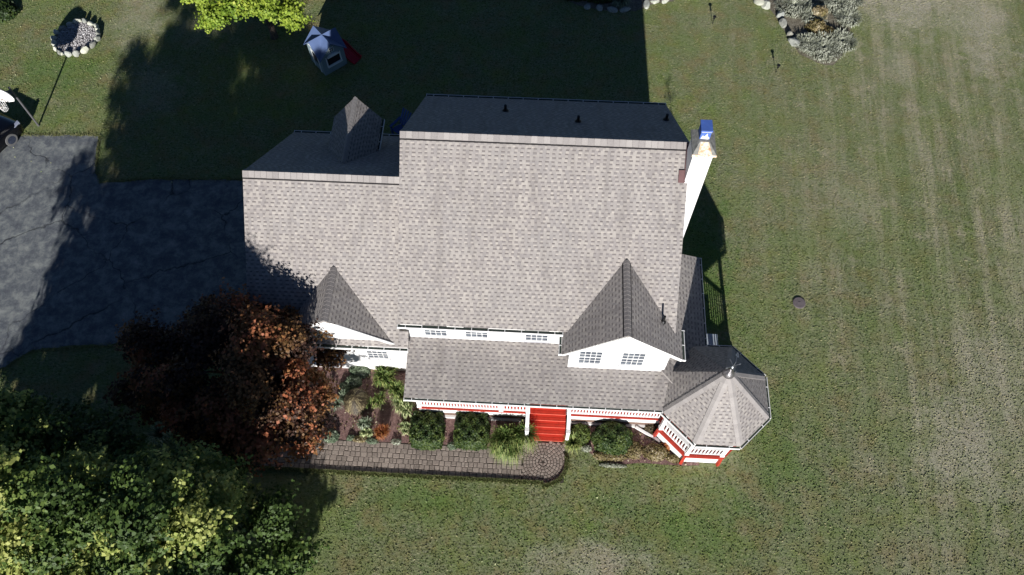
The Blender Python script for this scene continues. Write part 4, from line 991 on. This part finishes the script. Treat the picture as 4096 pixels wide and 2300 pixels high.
# --- basketball hoop
b0 = U(155, 503); root = empty('basketball_hoop', (b0.x, b0.y, 0)); tag(root, 'basketball hoop with white fan-shaped backboard on a thin grey pole by the driveway', 'basketball hoop')
tp = U(37, 351, 2.50); off = Vector((tp.x-b0.x, tp.y-b0.y, 0))
GREYP = simple('grey_pole', RGB(112, 112, 116), 0.45, 0.5)
mb = MB(); mb.tube([(0, 0, 0), (off.x, off.y, 2.52)], 0.045, 12); mb.build('pole', GREYP, root)
rd = Matrix.Rotation(math.radians(-6), 3, 'Z')
bc = Vector((off.x, off.y, 2.42))+Vector((-0.42, -0.30, 0))
mb = MB(); mb.bar((off.x, off.y, 2.35), bc+Vector((0, 0.03, 0)), 0.05); mb.bar((off.x, off.y, 2.2), bc+Vector((0, 0.03, -0.15)), 0.05); mb.build('bracket', GREYP, root)
fan = [(0.55*math.cos(t)*1.05, 0.62*math.sin(t)-0.22) for t in [math.radians(k) for k in range(0, 181, 12)]]+[(-0.5, -0.36), (-0.2, -0.44), (0.2, -0.44), (0.5, -0.36)]
mb = MB(); mb.prism(fan, 'y', -0.025, 0.01); mb.v = [tuple(rd @ Vector(v)+bc) for v in mb.v]; mb.build('backboard', WHITE, root)
ORANGE = simple('rim_grey', RGB(150, 140, 130), 0.4, 0.4)
rc_ = bc+Vector((0, -0.28, -0.28)); mb = MB(); mb.tube([rc_+Vector((0.21*math.cos(t), 0.21*math.sin(t), 0)) for t in np.linspace(0, 2*math.pi, 25)], 0.01, 6, cap=False); mb.bar(rc_+Vector((0, 0.2, 0)), rc_+Vector((0, 0.29, 0)), 0.09, 0.03)
RIM = mb.build('rim', ORANGE, root)
mb = MB()
for k in range(12):
    a = 2*math.pi*k/12; a2 = a+0.26
    mb.tube([rc_+Vector((0.21*math.cos(a), 0.21*math.sin(a), 0)), rc_+Vector((0.15*math.cos(a2), 0.15*math.sin(a2), -0.2)), rc_+Vector((0.11*math.cos(a), 0.11*math.sin(a), -0.4))], 0.008, 4)
    mb.tube([rc_+Vector((0.21*math.cos(a2), 0.21*math.sin(a2), 0)), rc_+Vector((0.15*math.cos(a), 0.15*math.sin(a), -0.2)), rc_+Vector((0.11*math.cos(a2), 0.11*math.sin(a2), -0.4))], 0.008, 4)
mb.build('net', WHITE, RIM)

# --- black off-road car at the left edge
sp = U(40, 556, 0.31)
fw = Vector((0.50, 0.866, 0)); rgt = Vector((0.866, -0.5, 0)); ang = math.atan2(fw.y, fw.x)      # the nose points north-north-east
car = empty('car', (sp.x-rgt.x*0.74, sp.y-rgt.y*0.74, 0), ang); tag(car, 'black car on the driveway, cut by the left edge beside the basketball hoop', 'car')
CARP = simple('black_car_paint', RGB(12, 13, 18), 0.18, 0.1, var=0.05, spec=0.6); RUB = simple('tyre_rubber', RGB(92, 92, 92), 0.9, bmp=0.3); TRIM = simple('black_trim', RGB(18, 18, 20), 0.6)
CGL = simple('car_glass', RGB(26, 30, 40), 0.06, spec=0.9); RIMM = simple('alloy_rim', RGB(96, 104, 124), 0.25, 0.8); HL = simple('headlamp', RGB(170, 176, 196), 0.15, 0.3); TL = simple('tail_lamp_red', RGB(150, 20, 20), 0.3)
mb = MB()       # side outline swept across the width and rounded at the corners
prof = [(0.82, 0.22), (0.86, 0.45), (0.80, 0.62), (0.45, 0.76), (-0.55, 0.88), (-3.25, 0.90), (-3.60, 0.82), (-3.68, 0.45), (-3.60, 0.22)]
secs = []
for y, kx, kz in ((-0.84, 0.90, 0.86), (-0.80, 0.965, 0.95), (-0.6, 1.0, 1.0), (0.6, 1.0, 1.0), (0.80, 0.965, 0.95), (0.84, 0.90, 0.86)):
    secs.append([Vector((-1.4+(x+1.4)*kx, y, 0.22+(z-0.22)*kz)) for x, z in prof])
for a, b_ in zip(secs[:-1], secs[1:]):
    for k in range(len(prof)): k2 = (k+1) % len(prof); mb.face([a[k], b_[k], b_[k2], a[k2]])
mb.face(secs[0]); mb.face(secs[-1][::-1]); mb.build('body', CARP, car, smooth=True)
mb = MB(); cabp = [(-0.62, 0.86), (-1.35, 1.34), (-2.3, 1.38), (-3.05, 0.9)]
A = [Vector((x, -0.70+(z-0.86)*0.22, z)) for x, z in cabp]; B = [Vector((x, 0.70-(z-0.86)*0.22, z)) for x, z in cabp]
for k in range(4): k2 = (k+1) % 4; mb.face([A[k], B[k], B[k2], A[k2]])
mb.face(A); mb.face(B[::-1]); CAB = mb.build('cabin', CGL, car)
mb = MB(); mb.face([A[1]+Vector((0.02, -0.01, 0.012)), B[1]+Vector((0.02, 0.01, 0.012)), B[2]+Vector((0, 0.01, 0.012)), A[2]+Vector((0, -0.01, 0.012))])
for P_ in (A, B): mb.bar(P_[0], P_[1], 0.05, 0.04); mb.bar(P_[2], P_[3], 0.06, 0.05)
mb.build('roof', CARP, CAB)
def wheel(parent, c, r, w, name='wheel'):
    M = Matrix.Rotation(math.pi/2, 3, 'X')
    mb = MB(); mb.lathe([(r*0.6, -w/2), (r*0.9, -w/2), (r, -w*0.35), (r, w*0.35), (r*0.9, w/2), (r*0.6, w/2)], c, 32, M=M); W = mb.build(name, RUB, parent)
    mb = MB(); mb.lathe([(0.0, -w*0.46), (r*0.14, -w*0.46), (r*0.2, -w*0.2), (r*0.5, -w*0.2), (r*0.58, -w*0.49), (r*0.64, -w*0.51)], c, 32, M=M); mb.lathe([(r*0.64, w*0.51), (r*0.58, w*0.49), (r*0.5, w*0.2), (r*0.2, w*0.2), (r*0.14, w*0.46), (0.0, w*0.46)], c, 32, M=M)
    for k in range(5):
        a = k*2*math.pi/5
        for s_ in (-1, 1): mb.bar(Vector(c)+Vector((math.cos(a)*r*0.1, s_*w*0.42, math.sin(a)*r*0.1)), Vector(c)+Vector((math.cos(a)*r*0.6, s_*w*0.44, math.sin(a)*r*0.6)), 0.05, 0.03)
    mb.build('rim', RIMM, W); return W
for x in (0.0, -2.65):
    for s in (-1, 1): wheel(car, (x, s*0.76, 0.31), 0.31, 0.2)
for s in (-1, 1):
    mb = MB(); mb.prism([(0.50, s*0.66), (0.84, s*0.60), (0.80, s*0.78), (0.45, s*0.83)], 'z', 0.56, 0.68); mb.build('headlight', HL, car, bevel=0.02)
    mb = MB(); mb.b2(-3.66, -3.5, s*0.7-0.08, s*0.7+0.08, 0.62, 0.76); mb.build('tail_light', TL, car)

# --- playhouse
pc = U(1320, 256); PH = empty('playhouse', (pc.x-0.02, pc.y+0.12, 0), math.radians(38)); tag(PH, 'grey-blue plastic playhouse with a cross-gabled roof standing in the shade', 'playhouse')
PW = simple('playhouse_wall', RGB(128, 146, 152), 0.5, var=0.06); PRF = simple('playhouse_roof', RGB(84, 102, 140), 0.45, var=0.08); PDK = simple('playhouse_inside', RGB(16, 20, 28), 0.8); PWH = simple('playhouse_trim', RGB(216, 220, 220), 0.5)
a = 0.62; hw = 1.18; hr = 1.78
mb = MB(); mb.b2(-a, a, -a, a, 0, hw)
for s in (-1, 1): mb.prism([(-a, hw), (a, hw), (0, hr-0.05)], 'y', s*(a-0.001), s*(a-0.06)); mb.prism([(-a, hw), (a, hw), (0, hr-0.05)], 'x', s*(a-0.002), s*(a-0.06))
mb.build('wall', PW, PH)
mb = MB(); e = a+0.12; ez = hw-0.12*(hr-hw)/a
for s in (-1, 1):
    for t_ in (-1, 1):
        # valley at the corner (s*e, t_*e)
        mb.slope([(s*e, t_*e, ez), (0, t_*e, hr), (0, 0, hr)], (0, 1, 0), 0.035); mb.slope([(s*e, t_*e, ez), (s*e, 0, hr), (0, 0, hr)], (1, 0, 0), 0.035)
RFH = mb.build('roof', PRF, PH)
mb = MB(); mb.b2(-a-0.012, -a+0.01, -0.28, 0.22, 0.45, 1.05); mb.b2(-0.36, 0.36, -a-0.012, -a+0.01, 0.48, 1.0); mb.build('opening', PDK, PH)
mb = MB(); mb.b2(-0.4, 0.4, -a-0.09, -a-0.005, 0.42, 0.49)
for x in (-0.37, 0.37): mb.b2(x-0.03, x+0.03, -a-0.03, -a-0.013, 0.48, 1.02)
mb.prism([(0.32*math.cos(t), 1.0+0.12*math.sin(t)) for t in np.linspace(0, math.pi, 9)], 'y', -a-0.12, -a-0.012)
for y in (-0.31, 0.25): mb.b2(-a-0.03, -a-0.005, y-0.03, y+0.03, 0.02, 1.08)
mb.b2(-a-0.03, -a-0.005, -0.34, 0.28, 1.05, 1.11)
mb.prism([(-0.42, hw+0.08), (0.42, hw+0.08), (0, hr-0.14)], 'x', -a-0.02, -a-0.003); mb.build('trim', PWH, PH)
mb = MB(); mb.b2(-0.12, 0.12, -a-0.03, -a-0.004, 1.22, 1.46); W = mb.build('window', PWH, PH)
mb = MB()
for x in (-0.055, 0.055):
    for z in (1.285, 1.395): mb.b2(x-0.04, x+0.04, -a-0.034, -a-0.028, z-0.04, z+0.04)
mb.build('pane', PDK, W)
# --- slide
SLR = simple('red_plastic', RGB(168, 24, 44), 0.35, var=0.08)
sb = U(1365, 213); e_ = U(1428, 222); sdv = Vector((e_.x-sb.x, e_.y-sb.y, 0)); SL = empty('slide', (sb.x, sb.y, 0), math.atan2(sdv.y-0.35, sdv.x)); tag(SL, 'red ribbed plastic slide with white ladder beside the playhouse', 'slide')
mb = MB(); Lp = [(0.0, 0.62), (0.2, 0.60), (0.5, 0.36), (0.8, 0.14), (1.05, 0.07)]
for i in range(4):
    (x0, z0), (x1, z1) = Lp[i], Lp[i+1]
    for k in range(5): yy = -0.2+k*0.1; mb.bar((x0, yy, z0), (x1+0.01, yy, z1), 0.09 if k % 2 else 0.075, 0.03 if k % 2 else 0.045)
    for s in (-1, 1): mb.bar((x0, s*0.27, z0+0.05), (x1+0.01, s*0.27, z1+0.05), 0.05, 0.13)
mb.build('chute', SLR, SL)
mb = MB()
for s in (-1, 1): mb.bar((-0.28, s*0.2, 0), (0.02, s*0.2, 0.85), 0.045)
for k in range(3): mb.bar((-0.22+k*0.08, -0.2, 0.18+k*0.2), (-0.22+k*0.08, 0.2, 0.18+k*0.2), 0.05)
mb.build('ladder', PWH, SL)

# --- blue garden chair behind the house corner
ap = U(1612, 505, 0.4); CH = empty('garden_chair', (ap.x, ap.y, 0), math.radians(-130)); tag(CH, 'dark blue slatted garden chair half hidden behind the north side of the house', 'chair')
BL = simple('blue_chair_plastic', RGB(40, 70, 130), 0.5)
mb = MB()
for k in range(5): mb.bar((-0.05, -0.22+k*0.11, 0.42), (-0.48, (-0.22+k*0.11)*1.35, 1.0), 0.085, 0.025)
mb.build('backrest', BL, CH); mb = MB()
for k in range(5): mb.bar((0.42-k*0.1, -0.27, 0.40-k*0.025), (0.42-k*0.1, 0.27, 0.40-k*0.025), 0.085, 0.025)
mb.build('seat', BL, CH)
for s in (-1, 1):
    mb = MB(); mb.bar((0.46, s*0.33, 0.56), (-0.22, s*0.33, 0.58), 0.12, 0.03); mb.build('armrest', BL, CH)
    mb = MB(); mb.bar((0.42, s*0.31, 0), (0.42, s*0.31, 0.55), 0.05, 0.08); mb.build('leg', BL, CH); mb = MB(); mb.bar((0.3, s*0.28, 0.34), (-0.5, s*0.28, 0.0), 0.05, 0.1); mb.build('leg', BL, CH)

# --- path lights
for (u, v, lab) in ((2850, 96, 'small black path light on the lawn, nearer to the top edge'), (3103, 290, 'small black path light on the lawn below the gravel bed')):
    p = U(u, v); r_ = empty('path_light', (p.x, p.y, 0)); tag(r_, lab, 'path light', 'solar path lights on the east lawn')
    mb = MB(); mb.tube([(0, 0, 0), (0, 0, 0.40)], 0.014, 8); mb.build('stake', BLACK, r_)
    mb = MB(); mb.lathe([(0.03, 0.38), (0.04, 0.46), (0.085, 0.47), (0.08, 0.50), (0.02, 0.52)], n=16); mb.lathe([(0.05, 0.34), (0.05, 0.36)], n=12); mb.build('lamp_head', BLACK, r_)
# --- septic lid
p = U(3196, 1212); mb = MB(); mb.lathe([(0.255, 0.0), (0.255, 0.035), (0.235, 0.045), (0.0, 0.05)], (p.x, p.y, 0), 32); mb.b2(p.x-0.05, p.x+0.05, p.y-0.012, p.y+0.012, 0.049, 0.06)
LID = simple('lid_grey', RGB(104, 96, 98), 0.8, var=0.15, nscale=8); o = mb.build('ground_lid', LID); tag(o, 'round grey-brown cover lying flat in the east lawn', 'lid')
# --- white crate beside the porch
p = U(2842, 1358, 0.75); BXm = simple('weathered_white', RGB(176, 186, 192), 0.6, var=0.15, nscale=6)
mb = MB(); BX = empty('storage_box', (p.x, p.y, 0), YAW); tag(BX, 'pale storage box tucked under the side porch eave by the octagon roof', 'box')
mb.b2(-0.26, 0.26, -0.22, 0.22, 0.0, 0.70); mb.build('body', BXm, BX, bevel=0.01); mb = MB(); mb.b2(-0.28, 0.28, -0.24, 0.24, 0.70, 0.76); mb.build('lid', BXm, BX, bevel=0.01)
# --- white downspout pipe in the bed by the octagon, garden ornament
a1, a2 = U(2542, 1708, 0.12), U(2618, 1752, 0.08)
mb = MB(); mb.bar(a1, a2, 0.09, 0.07); mb.bar(a2, U(2640, 1766, 0.05), 0.10, 0.06); o = mb.build('drain_pipe', WHITE); tag(o, 'white drain pipe lying in the bed between the porch and the octagon', 'pipe')
p = U(2641, 1736); root = empty('garden_ornament', (p.x, p.y, 0)); tag(root, 'small white and grey stone ornament near the octagon railing', 'ornament')
mb = MB(); mb.lathe([(0.12, 0), (0.13, 0.05), (0.06, 0.12), (0.05, 0.3), (0.15, 0.38), (0.17, 0.46), (0.1, 0.45), (0.0, 0.43)], n=20); mb.build('bowl', STONE, root)
# --- rocks and plants in the gravel beds
rk = [((3035, 8), 0.55, 0.9, 1.0, 'large white boulder at the left end of the gravel bed'), ((3062, 22), 0.5, 0.6, 0.75, 'grey boulder beside the white boulder at the top of the gravel bed'),
      ((3130, 95), 0.6, 0.4, 0.2, 'flat brown-grey rock on the left side of the gravel bed'), ((3175, 175), 0.75, 0.5, 0.35, 'grey flat rock at the lower left side of the gravel bed'), ((3158, 140), 0.35, 0.3, 0.05, 'small dark rock above the lower grey flat rock'), ((3120, 60), 0.5, 0.45, 0.4, 'tan rock between the boulders and the flat rock')]
for i, ((u, v), w, d, t, lab) in enumerate(rk):
    p = U(u, v, 0.05); o = rock('rock', (p.x, p.y, 0.1), (w, d, 0.4), i*0.8, STONE, seed=300+i, t=t, sub=3); tag(o, lab, 'rock', 'rocks in the gravel bed')
for i, (u, v) in enumerate(((2620, 8), (2660, 2), (2585, 20), (2400, 35), (2450, 40), (2500, 38), (2350, 28))):
    p = U(u, v, 0.05); o = rock('rock', (p.x, p.y, 0.08), (0.5+0.1*(i % 3), 0.35, 0.3), i*0.7, STONE, seed=340+i, t=0.4 if i > 2 else 0.7)
    tag(o, ['tan edging stone in the sun at the top edge, left of the white boulder', 'pale edging stone in the sun right at the top edge', 'edging stone just inside the shadow line at the top', 'shaded edging stone third from the left at the top', 'shaded edging stone fourth from the left at the top', 'shaded edging stone fifth from the left at the top', 'leftmost shaded edging stone at the top'][i] if i != 3 else 'shaded edging stone second from the left at the top', 'rock', 'edging stones of the north bed')
cl = [((3290, 200), 0.75, 0.5, 900, 'silver spiky lavender at the lower end of the gravel bed'), ((3230, 185), 0.5, 0.4, 500, 'silver lavender left of the lowest one in the gravel bed'), ((3360, 175), 0.55, 0.5, 600, 'silver lavender at the lower right side of the gravel bed'),
      ((3385, 80), 0.5, 0.5, 500, 'silver lavender on the right side of the gravel bed'), ((3170, 30), 0.7, 0.4, 700, 'grey-green sprawling plant at the upper left of the gravel bed'), ((3330, 20), 0.6, 0.5, 600, 'pale spiky plant at the top of the gravel bed'), ((3400, 10), 0.45, 0.45, 400, 'silvery plant in the upper right corner of the gravel bed'), ((3250, 75), 0.5, 0.4, 450, 'grey plant in the middle of the gravel bed')]
for i, ((u, v), r, h, n, lab) in enumerate(cl):
    p = U(u, v); blade_plant('lavender', (p.x, p.y), 0.28, 0.3, int(n*1.3), 0.032, SILVER, lab, 'plant', 'lavender plants in the gravel bed', droop=0.35, seed=400+i, tm=0.5, root_r=r*1.15)
p = U(3272, 60); bush('golden_shrub', (p.x, p.y), (0.45, 0.4), 0.5, 1800, 0.09, FROST, 'ochre and dark green shrub in the middle of the gravel bed', seed=7, tm=0.6)
p = U(3262, 112); bush('golden_shrub', (p.x, p.y), (0.5, 0.45), 0.4, 1500, 0.08, FROST, 'yellow-tan low shrub below the ochre shrub in the gravel bed', seed=17, tm=0.4)
p = U(3300, 140); bush('green_perennial', (p.x, p.y), (0.6, 0.6), 0.25, 1500, 0.08, FROST, 'olive ground cover around the lavender in the gravel bed', 'plant', seed=18, tm=0.3)
for i, (u, v, lab) in enumerate(((2400, 0, 'dark green shrub in shade at the top edge above the house'), (2300, -10, 'dark shrub in shade at the top edge, left of the other one'))):
    p = U(u, v); bush('dark_shrub', (p.x, p.y+0.3), (0.9, 0.6), 0.6, 2200, 0.11, YEW, lab, seed=27+i, tm=0.5)
p = U(2480, 15); blade_plant('striped_grass', (p.x, p.y), 0.5, 0.4, 220, 0.03, SAGE, 'shaded grass tuft at the top edge by the shadow line', seed=31)
